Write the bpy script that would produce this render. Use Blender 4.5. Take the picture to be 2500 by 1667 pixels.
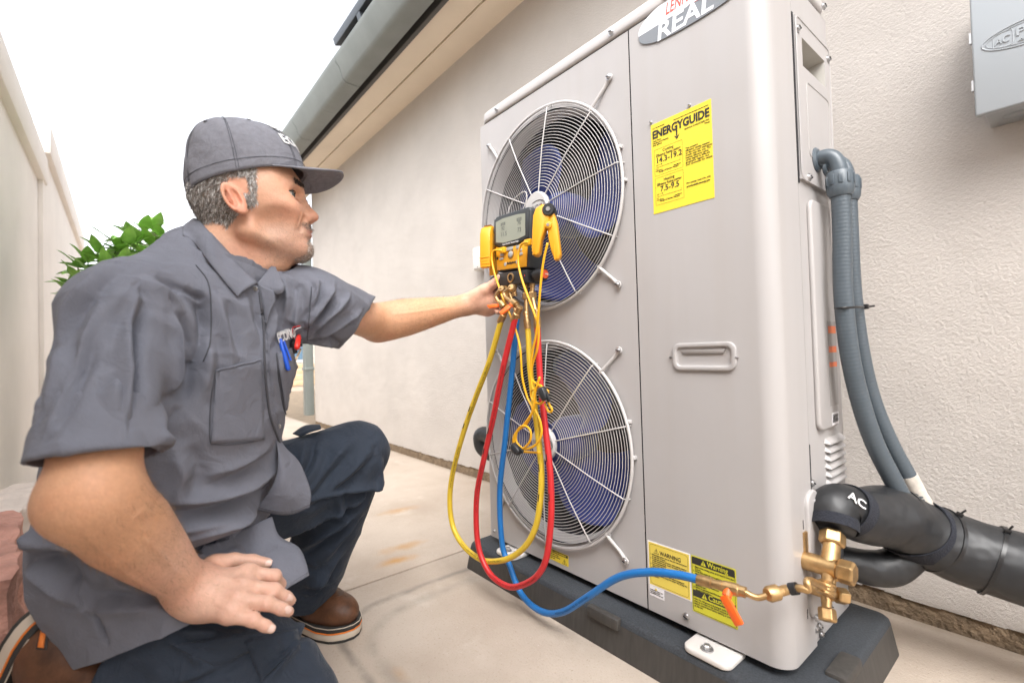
import bpy, bmesh, math, random
import numpy as np
from mathutils import Vector, Matrix
R_ = math.radians
EX, EY, EZ = np.eye(3)
for o in list(bpy.data.objects):
    bpy.data.objects.remove(o)
SC = bpy.context.scene
COL = SC.collection

# ------------------------------------------------------------------ camera
YAW, PITCH, ROLL = R_(39.5), R_(1.263), R_(-1.63)
CAM = np.array([0.0, 0.0, 0.675])
_F0 = np.array([-math.cos(YAW), math.sin(YAW), 0]); _R0 = np.array([math.sin(YAW), math.cos(YAW), 0]); _U0 = np.array([0, 0, 1.0])
FW = math.cos(PITCH)*_F0 + math.sin(PITCH)*_U0
_U1 = math.cos(PITCH)*_U0 - math.sin(PITCH)*_F0
RT = math.cos(ROLL)*_R0 + math.sin(ROLL)*_U1
UP = math.cos(ROLL)*_U1 - math.sin(ROLL)*_R0
cd = bpy.data.cameras.new('camera'); cam = bpy.data.objects.new('camera', cd); COL.objects.link(cam)
cam.matrix_world = Matrix(((RT[0], UP[0], -FW[0], CAM[0]), (RT[1], UP[1], -FW[1], CAM[1]), (RT[2], UP[2], -FW[2], CAM[2]), (0, 0, 0, 1)))
cd.sensor_fit = 'HORIZONTAL'; cd.sensor_width = 36.0; cd.lens = 16.649
cd.clip_start = 0.05; cd.clip_end = 500
cd.dof.use_dof = True; cd.dof.focus_distance = 1.25; cd.dof.aperture_fstop = 3.2
SC.camera = cam

# ------------------------------------------------------------------ world, sun, exposure
SUN_EL, SUN_AZ = R_(52), R_(130)          # azimuth measured clockwise from +Y
w = bpy.data.worlds.new('World'); SC.world = w; w.use_nodes = True
nt = w.node_tree; nt.nodes.clear()
sky = nt.nodes.new('ShaderNodeTexSky'); sky.sky_type = 'NISHITA'; sky.sun_disc = False
sky.sun_elevation = SUN_EL; sky.sun_rotation = SUN_AZ; sky.dust_density = 4.0; sky.air_density = 1.0; sky.ozone_density = 1.0
hs = nt.nodes.new('ShaderNodeHueSaturation'); hs.inputs['Saturation'].default_value = 0.18; hs.inputs['Value'].default_value = 1.25
tcw = nt.nodes.new('ShaderNodeTexCoord'); nzw = nt.nodes.new('ShaderNodeTexNoise'); nzw.inputs['Scale'].default_value = 1.6; nzw.inputs['Detail'].default_value = 3
rpw = nt.nodes.new('ShaderNodeMapRange'); rpw.inputs['From Min'].default_value = .3; rpw.inputs['From Max'].default_value = .7; rpw.inputs['To Min'].default_value = .92; rpw.inputs['To Max'].default_value = 1.08
mlw = nt.nodes.new('ShaderNodeMix'); mlw.data_type = 'RGBA'; mlw.blend_type = 'MULTIPLY'; mlw.inputs['Factor'].default_value = 1.0
bg = nt.nodes.new('ShaderNodeBackground'); bg.inputs['Strength'].default_value = 0.15
ow = nt.nodes.new('ShaderNodeOutputWorld')
sxw = nt.nodes.new('ShaderNodeSeparateXYZ'); cxw = nt.nodes.new('ShaderNodeCombineXYZ'); mxw = nt.nodes.new('ShaderNodeMath'); mxw.operation = 'MAXIMUM'; mxw.inputs[1].default_value = .06
nt.links.new(tcw.outputs['Generated'], sxw.inputs[0]); nt.links.new(sxw.outputs[2], mxw.inputs[0]); nt.links.new(sxw.outputs[0], cxw.inputs[0]); nt.links.new(sxw.outputs[1], cxw.inputs[1]); nt.links.new(mxw.outputs[0], cxw.inputs[2]); nt.links.new(cxw.outputs[0], sky.inputs[0])
nt.links.new(sky.outputs[0], hs.inputs['Color']); nt.links.new(tcw.outputs['Generated'], nzw.inputs['Vector'])
nt.links.new(nzw.outputs['Fac'], rpw.inputs['Value']); nt.links.new(hs.outputs[0], mlw.inputs['A']); nt.links.new(rpw.outputs[0], mlw.inputs['B'])
nt.links.new(mlw.outputs['Result'], bg.inputs['Color']); nt.links.new(bg.outputs[0], ow.inputs['Surface'])
sd = bpy.data.lights.new('sun', 'SUN'); sd.energy = 0.5; sd.angle = R_(50); sd.color = (1.0, 0.98, 0.96)
sun = bpy.data.objects.new('sun', sd); COL.objects.link(sun)
sv = Vector((math.sin(SUN_AZ)*math.cos(SUN_EL), math.cos(SUN_AZ)*math.cos(SUN_EL), math.sin(SUN_EL)))
sun.rotation_euler = sv.to_track_quat('Z', 'Y').to_euler(); sun.location = (0, 0, 8)
vs = SC.view_settings; vs.view_transform = 'Standard'; vs.look = 'None'; vs.exposure = 1.58; vs.gamma = 1.0; vs.use_curve_mapping = False
SC.cycles.max_bounces = 8; SC.cycles.diffuse_bounces = 5
SC.cycles.use_denoising = True

# ------------------------------------------------------------------ points from the survey of the place (pixel of the 2500 px photo + a real plane)
def ray(x, y): return FW + RT*(x-1250)/1156.2 - UP*(y-833.5)/1156.2
def atY(x, y, Y): d = ray(x, y); return CAM + d*Y/d[1]
def atX(x, y, X): d = ray(x, y); return CAM + d*X/d[0]
def atZ(x, y, Z): d = ray(x, y); return CAM + d*(Z-CAM[2])/d[2]
def atD(x, y, D): return CAM + ray(x, y)*D

# ------------------------------------------------------------------ mesh helpers
def wloc(p):
    v = Vector((0, 0, 0))
    while p is not None:
        v = v + p.location; p = p.parent
    return v
def thing(name, label, cat, loc=(0, 0, 0), group=None):
    o = bpy.data.objects.new(name, None); COL.objects.link(o); o.location = loc
    o.empty_display_size = .1
    return tag(o, label, cat, group)
def tag(o, label=None, cat=None, group=None, kind=None):
    if label: o['label'] = label
    if cat: o['category'] = cat
    if group: o['group'] = group
    if kind: o['kind'] = kind
    return o
def link(name, me, mat=None, parent=None, smooth=None):
    o = bpy.data.objects.new(name, me); COL.objects.link(o)
    if parent is not None:
        v = wloc(parent); me.transform(Matrix.Translation(-v)); o.parent = parent
    if mat is not None:
        me.materials.append(mat)
    if smooth is not None:
        me.polygons.foreach_set('use_smooth', [True]*len(me.polygons))
        if smooth < 179: me.set_sharp_from_angle(angle=R_(smooth))
    return o
def unit(v): v = np.asarray(v, float); return v/np.linalg.norm(v)
def catmull(pts, n=8, closed=False):
    P = np.asarray(pts, float); m = len(P); out = []
    rng = range(m if closed else m-1)
    for i in rng:
        if closed: p0, p1, p2, p3 = P[i-1], P[i], P[(i+1) % m], P[(i+2) % m]
        else:
            p1, p2 = P[i], P[i+1]; p0 = P[i-1] if i > 0 else 2*p1-p2; p3 = P[i+2] if i+2 < m else 2*p2-p1
        for k in range(n):
            t = k/n
            out.append(.5*((2*p1)+(-p0+p2)*t+(2*p0-5*p1+4*p2-p3)*t*t+(-p0+3*p1-3*p2+p3)*t**3))
    if not closed: out.append(P[-1])
    return np.array(out)
class MB:
    def __init__(s): s.v = []; s.f = []
    def add(s, vs, fs):
        b = len(s.v); s.v += [tuple(map(float, q)) for q in vs]; s.f += [tuple(b+i for i in q) for q in fs]; return s
    def box(s, a, b):
        x0, y0, z0 = a; x1, y1, z1 = b
        return s.add([(x0,y0,z0),(x1,y0,z0),(x1,y1,z0),(x0,y1,z0),(x0,y0,z1),(x1,y0,z1),(x1,y1,z1),(x0,y1,z1)],
                     [(0,3,2,1),(4,5,6,7),(0,1,5,4),(1,2,6,5),(2,3,7,6),(3,0,4,7)])
    def obox(s, c, ax, ay, az):               # oriented box: centre and half-axis vectors
        c, ax, ay, az = (np.asarray(q, float) for q in (c, ax, ay, az))
        vs = [c+i*ax+j*ay+k*az for k in (-1, 1) for i, j in ((-1,-1),(1,-1),(1,1),(-1,1))]
        return s.add(vs, [(0,3,2,1),(4,5,6,7),(0,1,5,4),(1,2,6,5),(2,3,7,6),(3,0,4,7)])
    def tube(s, pts, r, n=10, caps=True, closed=False, ell=None, up=None):
        P = np.asarray(pts, float); m = len(P)
        rr = np.full(m, r) if np.isscalar(r) else np.asarray(r, float)
        T = np.zeros_like(P)
        for i in range(m):
            a = P[(i-1) % m] if (closed or i > 0) else P[i]; b = P[(i+1) % m] if (closed or i < m-1) else P[i]
            T[i] = unit(b-a)
        u = np.array(up, float) if up is not None else (np.array([0, 0, 1.]) if abs(T[0][2]) < .9 else np.array([1., 0, 0]))
        vs = []
        for i in range(m):
            u = u - T[i]*(u@T[i]); u = unit(u); w_ = np.cross(T[i], u)
            for k in range(n):
                t = 2*math.pi*k/n; e = 1 if ell is None else ell
                vs.append(P[i] + rr[i]*(math.cos(t)*u*e + math.sin(t)*w_))
        fs = []
        for i in range(m if closed else m-1):
            j = (i+1) % m
            for k in range(n): fs.append((i*n+k, i*n+(k+1) % n, j*n+(k+1) % n, j*n+k))
        if caps and not closed: fs += [tuple(range(n-1, -1, -1)), tuple((m-1)*n+k for k in range(n))]
        return s.add(vs, fs)
    def lathe(s, prof, o, ax, n=24, caps=True, ph=0.0):       # prof: (radius, along axis)
        ax = unit(ax); u = unit(np.cross(ax, (0, 0, 1) if abs(ax[2]) < .9 else (1, 0, 0))); w_ = np.cross(ax, u); o = np.asarray(o, float)
        vs = []
        for r, h in prof:
            for k in range(n):
                t = ph+2*math.pi*k/n; vs.append(o+ax*h+r*(math.cos(t)*u+math.sin(t)*w_))
        fs = []
        for i in range(len(prof)-1):
            for k in range(n): fs.append((i*n+k, i*n+(k+1) % n, (i+1)*n+(k+1) % n, (i+1)*n+k))
        if caps: fs += [tuple(range(n-1, -1, -1)), tuple((len(prof)-1)*n+k for k in range(n))]
        return s.add(vs, fs)
    def prism(s, poly, o, ax, ay, az):         # poly in (ax, ay), extruded along az
        o, ax, ay, az = (np.asarray(q, float) for q in (o, ax, ay, az)); n = len(poly)
        vs = [o+ax*p[0]+ay*p[1] for p in poly]+[o+ax*p[0]+ay*p[1]+az for p in poly]
        fs = [tuple(range(n-1, -1, -1)), tuple(range(n, 2*n))]+[(i, (i+1) % n, n+(i+1) % n, n+i) for i in range(n)]
        return s.add(vs, fs)
    def build(s, name, mat=None, parent=None, bevel=0, seg=2, smooth=35, ang=30, recalc=True):
        bm = bmesh.new(); vv = [bm.verts.new(q) for q in s.v]
        for q in s.f:
            try: bm.faces.new([vv[i] for i in q])
            except ValueError: pass
        if recalc: bmesh.ops.recalc_face_normals(bm, faces=bm.faces)
        if bevel:
            ed = [e for e in bm.edges if len(e.link_faces) == 2 and e.calc_face_angle(0) > R_(ang)]
            bmesh.ops.bevel(bm, geom=ed, offset=bevel, segments=seg, profile=.5, affect='EDGES', clamp_overlap=True)
        me = bpy.data.meshes.new(name); bm.to_mesh(me); bm.free()
        return link(name, me, mat, parent, smooth)
def rrect(x0, y0, x1, y1, r, n=6):
    out = []
    for cx, cy, a in ((x1-r, y0+r, -90), (x1-r, y1-r, 0), (x0+r, y1-r, 90), (x0+r, y0+r, 180)):
        for k in range(n+1):
            t = R_(a+90*k/n); out.append((cx+r*math.cos(t), cy+r*math.sin(t)))
    return out
def text(s, size, o, ax, ay, mat, parent, name='lettering', align='LEFT', shear=0, bold=0, sx=1.0, depth=.0004, space=1.0, line=1.0, warp=None, fit=None):
    cu = bpy.data.curves.new(name, 'FONT'); cu.body = s; cu.size = size; cu.align_x = align; cu.shear = shear; cu.offset = bold
    cu.space_character = space; cu.space_line = line; cu.resolution_u = 3; cu.extrude = depth/2
    ob = bpy.data.objects.new(name, cu); COL.objects.link(ob)
    dg = bpy.context.evaluated_depsgraph_get()
    me = bpy.data.meshes.new_from_object(ob.evaluated_get(dg)); bpy.data.objects.remove(ob); bpy.data.curves.remove(cu)
    ax = unit(ax); ay = unit(ay); az = np.cross(ax, ay); o = np.asarray(o, float)
    co = np.empty(len(me.vertices)*3); me.vertices.foreach_get('co', co); co = co.reshape(-1, 3)
    if fit: sx = fit/max(1e-6, co[:, 0].max()-co[:, 0].min())
    if warp is not None: co = warp(co)
    q = o+co[:, :1]*sx*ax+co[:, 1:2]*ay+co[:, 2:3]*az
    me.vertices.foreach_set('co', q.ravel()); me.update()
    return link(name, me, mat, parent)

# ------------------------------------------------------------------ materials
MATS = {}
def mat(name, col, rough=.5, metal=0, spec=.5, var=0, vscale=6, bump=0, bscale=60, bdist=.002, detail=4, sheen=0, coat=0, sss=0, trans=0, col2=None, attr=None, noise2=0):
    if name in MATS: return MATS[name]
    m = bpy.data.materials.new(name); m.use_nodes = True; MATS[name] = m
    n = m.node_tree.nodes; l = m.node_tree.links; b = n['Principled BSDF']
    b.inputs['Base Color'].default_value = (*col, 1); b.inputs['Roughness'].default_value = rough; b.inputs['Metallic'].default_value = metal
    b.inputs['Specular IOR Level'].default_value = spec
    if sheen: b.inputs['Sheen Weight'].default_value = sheen; b.inputs['Sheen Roughness'].default_value = .4
    if coat: b.inputs['Coat Weight'].default_value = coat
    if sss: b.inputs['Subsurface Weight'].default_value = sss; b.inputs['Subsurface Radius'].default_value = (.012, .004, .002); b.inputs['Subsurface Scale'].default_value = 1.0
    if trans: b.inputs['Transmission Weight'].default_value = trans
    tc = n.new('ShaderNodeTexCoord')
    if var or attr:
        nz = n.new('ShaderNodeTexNoise'); nz.inputs['Scale'].default_value = vscale; nz.inputs['Detail'].default_value = 6; nz.inputs['Roughness'].default_value = .6
        l.new(tc.outputs['Object'], nz.inputs['Vector'])
        mr = n.new('ShaderNodeMapRange'); mr.inputs['From Min'].default_value = .3; mr.inputs['From Max'].default_value = .7
        l.new(nz.outputs['Fac'], mr.inputs['Value'])
        mx = n.new('ShaderNodeMix'); mx.data_type = 'RGBA'
        c2 = col2 or tuple(c*(1-var) for c in col); c1 = col if col2 else tuple(min(1, c*(1+var)) for c in col)
        mx.inputs['A'].default_value = (*c2, 1); mx.inputs['B'].default_value = (*c1, 1)
        l.new(mr.outputs[0], mx.inputs['Factor'])
        out = mx.outputs['Result']
        if attr:
            at = n.new('ShaderNodeAttribute'); at.attribute_name = attr
            m2 = n.new('ShaderNodeMix'); m2.data_type = 'RGBA'; m2.blend_type = 'MULTIPLY'; m2.inputs['Factor'].default_value = 1
            mx.inputs['A'].default_value = (1-var, 1-var, 1-var, 1); mx.inputs['B'].default_value = (1+var, 1+var, 1+var, 1)
            l.new(at.outputs['Color'], m2.inputs['A']); l.new(out, m2.inputs['B']); out = m2.outputs['Result']
        l.new(out, b.inputs['Base Color'])
    if bump:
        nb = n.new('ShaderNodeTexNoise'); nb.inputs['Scale'].default_value = bscale; nb.inputs['Detail'].default_value = detail
        l.new(tc.outputs['Object'], nb.inputs['Vector'])
        bp = n.new('ShaderNodeBump'); bp.inputs['Strength'].default_value = bump; bp.inputs['Distance'].default_value = bdist
        l.new(nb.outputs['Fac'], bp.inputs['Height']); l.new(bp.outputs[0], b.inputs['Normal'])
    return m
def nodes(m): return m.node_tree.nodes, m.node_tree.links, m.node_tree.nodes['Principled BSDF']
def stucco(name, col, scale=110, dist=.006, strength=.8, cvar=.04):
    m = mat(name, col, .92, spec=.2, var=cvar, vscale=3)
    n, l, b = nodes(m); tc = n.new('ShaderNodeTexCoord')
    def nz(sc, d, r=.5):
        q = n.new('ShaderNodeTexNoise'); q.inputs['Scale'].default_value = sc; q.inputs['Detail'].default_value = d; q.inputs['Roughness'].default_value = r
        l.new(tc.outputs['Object'], q.inputs['Vector']); return q.outputs['Fac']
    def rg(v, a, b_, c, d):
        q = n.new('ShaderNodeMapRange'); q.interpolation_type = 'SMOOTHSTEP'; l.new(v, q.inputs['Value'])
        for k, x in zip(('From Min', 'From Max', 'To Min', 'To Max'), (a, b_, c, d)): q.inputs[k].default_value = x
        return q.outputs[0]
    def ad(a, b_):
        q = n.new('ShaderNodeMath'); q.operation = 'ADD'; l.new(a, q.inputs[0]); l.new(b_, q.inputs[1]); return q.outputs[0]
    grains = rg(nz(scale*.75, 6, .68), .25, .75, 0, 1.0); pits = rg(nz(scale*.5, 3), .26, .36, -.8, 0); fine = rg(nz(scale*2.6, 2), .3, .7, 0, .25); big = rg(nz(6, 2), .2, .8, 0, 2.0)
    bp = n.new('ShaderNodeBump'); bp.inputs['Strength'].default_value = strength; bp.inputs['Distance'].default_value = dist
    l.new(ad(ad(grains, pits), ad(fine, big)), bp.inputs['Height']); l.new(bp.outputs[0], b.inputs['Normal'])
    return m
STUCCO = stucco('house_stucco', (.560, .518, .480), 175, .0046, .5, .06)
STUCCO2 = stucco('boundary_stucco', (.86, .805, .75), 190, .003, .6)
SOFFIT = stucco('soffit_paint', (.86, .75, .61), 200, .0015, .5)
UNITP = mat('unit_paint', (.405, .388, .383), .42, spec=.45, var=.022, vscale=4, bump=.03, bscale=900, bdist=.0005)
UNITW = mat('grille_white', (.50, .482, .472), .4, spec=.5)
LIDP = mat('lid_paint', (.50, .478, .47), .4)
STEEL = mat('screw_steel', (.55, .55, .56), .3, metal=1)
DARK = mat('dark_gap', (.012, .012, .014), .8)
BRASS = mat('brass', (.52, .34, .16), .40, metal=.9, var=.30, vscale=45, bump=.2, bscale=200, bdist=.001)
BLACKP = mat('black_plastic', (.016, .017, .019), .42)

def streaks(m, col, amt):                     # rain-washed dust on painted sheet metal, and its faint ripple
    n, l, b = nodes(m); src = b.inputs['Base Color'].links[0].from_socket; tc = n.new('ShaderNodeTexCoord'); mp = n.new('ShaderNodeMapping'); mp.inputs['Scale'].default_value = (26, 26, 1.6); l.new(tc.outputs['Object'], mp.inputs[0])
    a = n.new('ShaderNodeTexNoise'); a.inputs['Scale'].default_value = 1; a.inputs['Detail'].default_value = 6; l.new(mp.outputs[0], a.inputs['Vector'])
    r = n.new('ShaderNodeMapRange'); r.inputs['From Min'].default_value = .45; r.inputs['From Max'].default_value = .8; r.inputs['To Max'].default_value = amt; l.new(a.outputs['Fac'], r.inputs['Value'])
    x = n.new('ShaderNodeMix'); x.data_type = 'RGBA'; l.new(r.outputs[0], x.inputs['Factor']); l.new(src, x.inputs['A']); x.inputs['B'].default_value = (*col, 1); l.new(x.outputs['Result'], b.inputs['Base Color'])
    q = n.new('ShaderNodeTexNoise'); q.inputs['Scale'].default_value = 3.5; q.inputs['Detail'].default_value = 1; l.new(tc.outputs['Object'], q.inputs['Vector']); bp = n.new('ShaderNodeBump'); bp.inputs['Strength'].default_value = .35; bp.inputs['Distance'].default_value = .012; l.new(q.outputs['Fac'], bp.inputs['Height'])
    for lk in list(b.inputs['Normal'].links): l.new(bp.outputs[0], lk.from_node.inputs['Normal'])
streaks(UNITP, (.34, .30, .265), .20)
# ================================================================== SETTING
WY = 1.49                      # face of the house wall
# ---- ground
def ground_material():
    m = mat('concrete', (.50, .42, .335), .9, spec=.25)
    n, l, b = nodes(m); tc = n.new('ShaderNodeTexCoord')
    def noise(s, d=6, r=.6):
        q = n.new('ShaderNodeTexNoise'); q.inputs['Scale'].default_value = s; q.inputs['Detail'].default_value = d; q.inputs['Roughness'].default_value = r
        l.new(tc.outputs['Object'], q.inputs['Vector']); return q.outputs['Fac']
    def mix(a, bcol, fac, mode='MIX'):
        q = n.new('ShaderNodeMix'); q.data_type = 'RGBA'; q.blend_type = mode
        if isinstance(a, tuple): q.inputs['A'].default_value = (*a, 1)
        else: l.new(a, q.inputs['A'])
        q.inputs['B'].default_value = (*bcol, 1); l.new(fac, q.inputs['Factor']); return q.outputs['Result']
    def rng(v, a, b_, c=0, d=1):
        q = n.new('ShaderNodeMapRange'); q.interpolation_type = 'SMOOTHSTEP'; l.new(v, q.inputs['Value'])
        for k, x in zip(('From Min', 'From Max', 'To Min', 'To Max'), (a, b_, c, d)): q.inputs[k].default_value = x
        return q.outputs[0]
    def math_(op, a, bb=0):
        q = n.new('ShaderNodeMath'); q.operation = op
        for i, x in enumerate((a, bb)):
            if isinstance(x, (int, float)): q.inputs[i].default_value = x
            else: l.new(x, q.inputs[i])
        return q.outputs[0]
    c = mix((.51, .435, .365), (.42, .345, .28), rng(noise(2.2), .35, .7))
    c = mix(c, (.62, .56, .49), rng(noise(7, 8), .55, .8, 0, .6))
    c = mix(c, (.34, .265, .20), rng(noise(160, 3, .7), .56, .72, 0, .55))
    c = mix(c, (.22, .17, .125), rng(noise(75, 4, .75), .64, .72, 0, .5))
    c = mix(c, (.70, .64, .57), rng(noise(110, 3, .7), .66, .74, 0, .5))
    # print of an older pad: a rounded rectangle outline, X from -1.25, Y from .40
    sp = n.new('ShaderNodeSeparateXYZ'); l.new(tc.outputs['Object'], sp.inputs[0])
    wob = math_('MULTIPLY', math_('SUBTRACT', noise(5, 3), .5), .05)
    def ring(cx, cy, hx, hy, r, wdt, amt, c, col):
        dx = math_('MAXIMUM', math_('SUBTRACT', math_('ABSOLUTE', math_('SUBTRACT', sp.outputs[0], cx)), hx-r), 0)
        dy = math_('MAXIMUM', math_('SUBTRACT', math_('ABSOLUTE', math_('SUBTRACT', sp.outputs[1], cy)), hy-r), 0)
        d = math_('SUBTRACT', math_('SQRT', math_('ADD', math_('MULTIPLY', dx, dx), math_('MULTIPLY', dy, dy))), r)
        d = math_('ABSOLUTE', math_('ADD', d, wob))
        f = rng(d, 0, wdt, 1, 0); f = math_('MULTIPLY', f, rng(noise(9, 4), .3, .62, .1, amt))
        return mix(c, col, f)
    c = ring(-.86, .86, .40, .47, .17, .020, .85, c, (.26, .23, .195))
    c = ring(-.84, .85, .35, .41, .16, .03, .6, c, (.31, .27, .225))
    # rust spots
    def spot(c, x, y, rx, ry, amt):
        dx = math_('DIVIDE', math_('SUBTRACT', sp.outputs[0], x), rx); dy = math_('DIVIDE', math_('SUBTRACT', sp.outputs[1], y), ry)
        d = math_('SQRT', math_('ADD', math_('MULTIPLY', dx, dx), math_('MULTIPLY', dy, dy)))
        f = math_('MULTIPLY', rng(math_('ADD', d, math_('MULTIPLY', noise(14, 4), .9)), .35, 1.25, 1, 0), amt)
        return mix(c, (.47, .27, .105), f)
    c = spot(c, -1.47, .69, .05, .13, .9); c = spot(c, -1.93, .93, .07, .16, .6); c = spot(c, -1.56, .76, .06, .14, .7); c = spot(c, -.95, .45, .06, .03, .4)
    # dirt along the foot of the house wall
    c = mix(c, (.24, .18, .12), math_('MULTIPLY', rng(math_('ADD', sp.outputs[1], math_('MULTIPLY', noise(11, 5), .05)), 1.455, 1.51), .55))
    l.new(c, b.inputs['Base Color'])
    bp = n.new('ShaderNodeBump'); bp.inputs['Strength'].default_value = .5; bp.inputs['Distance'].default_value = .004
    l.new(math_('ADD', noise(190, 4), math_('MULTIPLY', noise(12, 4), 1.5)), bp.inputs['Height']); l.new(bp.outputs[0], b.inputs['Normal'])
    return m
CONC = ground_material()
DIRT = mat('soil', (.20, .15, .10), .95, var=.2, vscale=8, bump=.6, bscale=60, bdist=.01)
g = MB().add([(-150, -150, -.03), (150, -150, -.03), (150, 150, -.03), (-150, 150, -.03)], [(0, 1, 2, 3)]).build('ground', DIRT); tag(g, kind='structure')
joints = [4.5, 1.6, -1.386, -4.4, -7.4, -10.4]
for i in range(len(joints)-1):
    m = MB().box((joints[i+1]+.004, -.36, -.12), (joints[i]-.004, 1.478, 0))
    m.build('concrete_slab', CONC, g, bevel=.004, seg=2)
MB().box((-40, -12, -.12), (-10.41, 14, -.004)).build('concrete_slab', CONC, g)

# ---- the house
house = thing('house', 'cream stucco house wall with grey gutter and boxed soffit behind the heat pump', 'house', (-1, WY, 0))
FOUND = mat('foundation', (.19, .135, .085), .95, var=.35, vscale=22, bump=1, bscale=90, bdist=.01)
XL = -4.93
def wall_mesh():
    m = MB().box((XL, WY, .045), (4.5, WY+.2, 2.45)); m.box((XL, WY+.2, .045), (XL+.2, WY+6, 2.45)); return m
wall_mesh().build('wall', STUCCO, house)
# ragged lower edge of the stucco coat
random.seed(4)
m = MB(); x = XL; 
while x < 4.4:
    L = random.uniform(.01, .05); h = .045-random.uniform(.001, .007)
    m.box((x, WY+.0005, h), (x+L, WY+.012, .046)); x += L
m.build('wall_drip_edge', STUCCO, house)
m = MB(); xs = np.linspace(XL, 4.5, 420); vs = []; fs = []
for i, x in enumerate(xs):
    o = random.uniform(-.004, .004)
    vs += [(x, WY+.008+o, .05), (x, WY+.002+random.uniform(-.006, .006), .02), (x, WY-.006+random.uniform(-.006, .004), -.02)]
    if i: a = 3*i; fs += [(a-3, a, a+1, a-2), (a-2, a+1, a+2, a-1)]
m.add(vs, fs); m.build('foundation', FOUND, house, smooth=60)
ZS = 2.344
sof = MB().box((XL-.3, 1.345, ZS), (4.5, WY+.01, ZS+.02)).build('soffit', SOFFIT, house)
MB().box((XL-.3, 1.185, ZS-.004), (4.5, 1.333, ZS+.02)).build('soffit_board', SOFFIT, house, bevel=.003)
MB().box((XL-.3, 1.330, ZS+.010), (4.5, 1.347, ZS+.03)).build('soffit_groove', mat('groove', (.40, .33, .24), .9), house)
GUT = mat('gutter_metal', (.20, .218, .210), .5, metal=.0, spec=.5, var=.10, vscale=5)
FASC = mat('fascia_paint', (.085, .08, .075), .6)
MB().box((XL-.3, 1.160, ZS-.035), (4.5, 1.184, ZS+.20)).build('fascia', FASC, house, bevel=.004)
prof = [(1.115, ZS-.055), (1.035, ZS-.055), (1.012, ZS-.035), (.995, ZS+.02), (.972, ZS+.05), (.966, ZS+.078), (.974, ZS+.082), (.980, ZS+.078), (1.0, ZS+.05), (1.02, ZS+.0), (1.04, ZS-.045), (1.108, ZS-.045), (1.108, ZS+.07), (1.115, ZS+.07)]
seams = [4.5, 1.2, -1.84, -2.72, -3.12, -3.62, XL-.32]
for i in range(len(seams)-1):
    a, b_ = seams[i+1], seams[i]-.004; k = .0012*(i % 2)
    mm = MB(); n_ = len(prof)
    pr = [(p[0]-k, p[1]-k) for p in prof]
    vs = [(a, p[0], p[1]) for p in pr]+[(b_, p[0], p[1]) for p in pr]
    mm.add(vs, [(j, (j+1) % n_, n_+(j+1) % n_, n_+j) for j in range(n_)]+[tuple(range(n_)), tuple(range(2*n_-1, n_-1, -1))])
    mm.build('gutter_length', GUT, house, smooth=50)
# roof deck and tiles behind the gutter
ROOF = mat('roof_tile', (.16, .13, .11), .85, var=.2, vscale=12)
m = MB(); m.add([(XL-.35, 1.06, ZS+.20), (4.5, 1.06, ZS+.20), (4.5, 5.0, ZS+1.5), (XL-.35, 5.0, ZS+1.5), (XL-.35, 1.06, ZS+.12), (4.5, 1.06, ZS+.12), (4.5, 5.0, ZS+1.42), (XL-.35, 5.0, ZS+1.42)],
                [(0, 1, 2, 3), (7, 6, 5, 4), (0, 4, 5, 1), (1, 5, 6, 2), (2, 6, 7, 3), (3, 7, 4, 0)])
m.build('roof', ROOF, house)
# downspout at the wall's far corner
DS = mat('downspout_metal', (.19, .215, .205), .5, spec=.5, var=.06)
m = MB(); dx = XL-.055
m.box((dx-.05, 1.405, .10), (dx+.05, 1.485, 2.22))
m.build('downspout', DS, house, bevel=.008)
m = MB().obox((dx, 1.25, 2.27), (.05, 0, 0), (0, .20, -.055), (0, .011, .04)); m.build('downspout_elbow', DS, house, bevel=.006)
for z in (.55, 1.5): MB().box((dx-.056, 1.399, z), (dx+.056, 1.4895, z+.03)).build('downspout_strap', DS, house, bevel=.003)

# ---- solar panel on the roof edge
sp = thing('solar_panel', 'dark framed solar panel tilted above the grey gutter at the roof edge', 'solar panel', (-1.6, 1.2, 2.62))
SOLF = mat('panel_frame', (.10, .115, .135), .45, metal=.3); SOLG = mat('panel_back', (.03, .06, .12), .35)
def slab(o, ax, ay, az): return MB().obox(o, ax, ay, az)
c0 = np.array([-2.80, 1.00, 2.535]); ayp = unit((0, 1, .33)); azp = unit(np.cross((1, 0, 0), ayp)); Lx, Ly = 1.75, 1.05
def pp(u, v, w_): return c0+np.array([u, 0, 0])+ayp*v+azp*w_
for (u0, u1, v0, v1, nm) in ((0, Lx, 0, .035, 'frame_rail'), (0, Lx, Ly-.035, Ly, 'frame_rail'), (0, .035, .0355, Ly-.0355, 'frame_rail'), (Lx-.035, Lx, .0355, Ly-.0355, 'frame_rail')):
    slab(pp((u0+u1)/2, (v0+v1)/2, .02), ((u1-u0)/2, 0, 0), ayp*(v1-v0)/2, azp*.02).build(nm, SOLF, sp, bevel=.002)
slab(pp(Lx/2, Ly/2, .031), (Lx/2-.0355, 0, 0), ayp*(Ly/2-.0355), azp*.004).build('panel_glass', SOLG, sp)
for u in (.35, 1.4): slab(pp(u, .5, -.03), (.02, 0, 0), ayp*.5, azp*.028).build('mount_rail', SOLF, sp)

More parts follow.
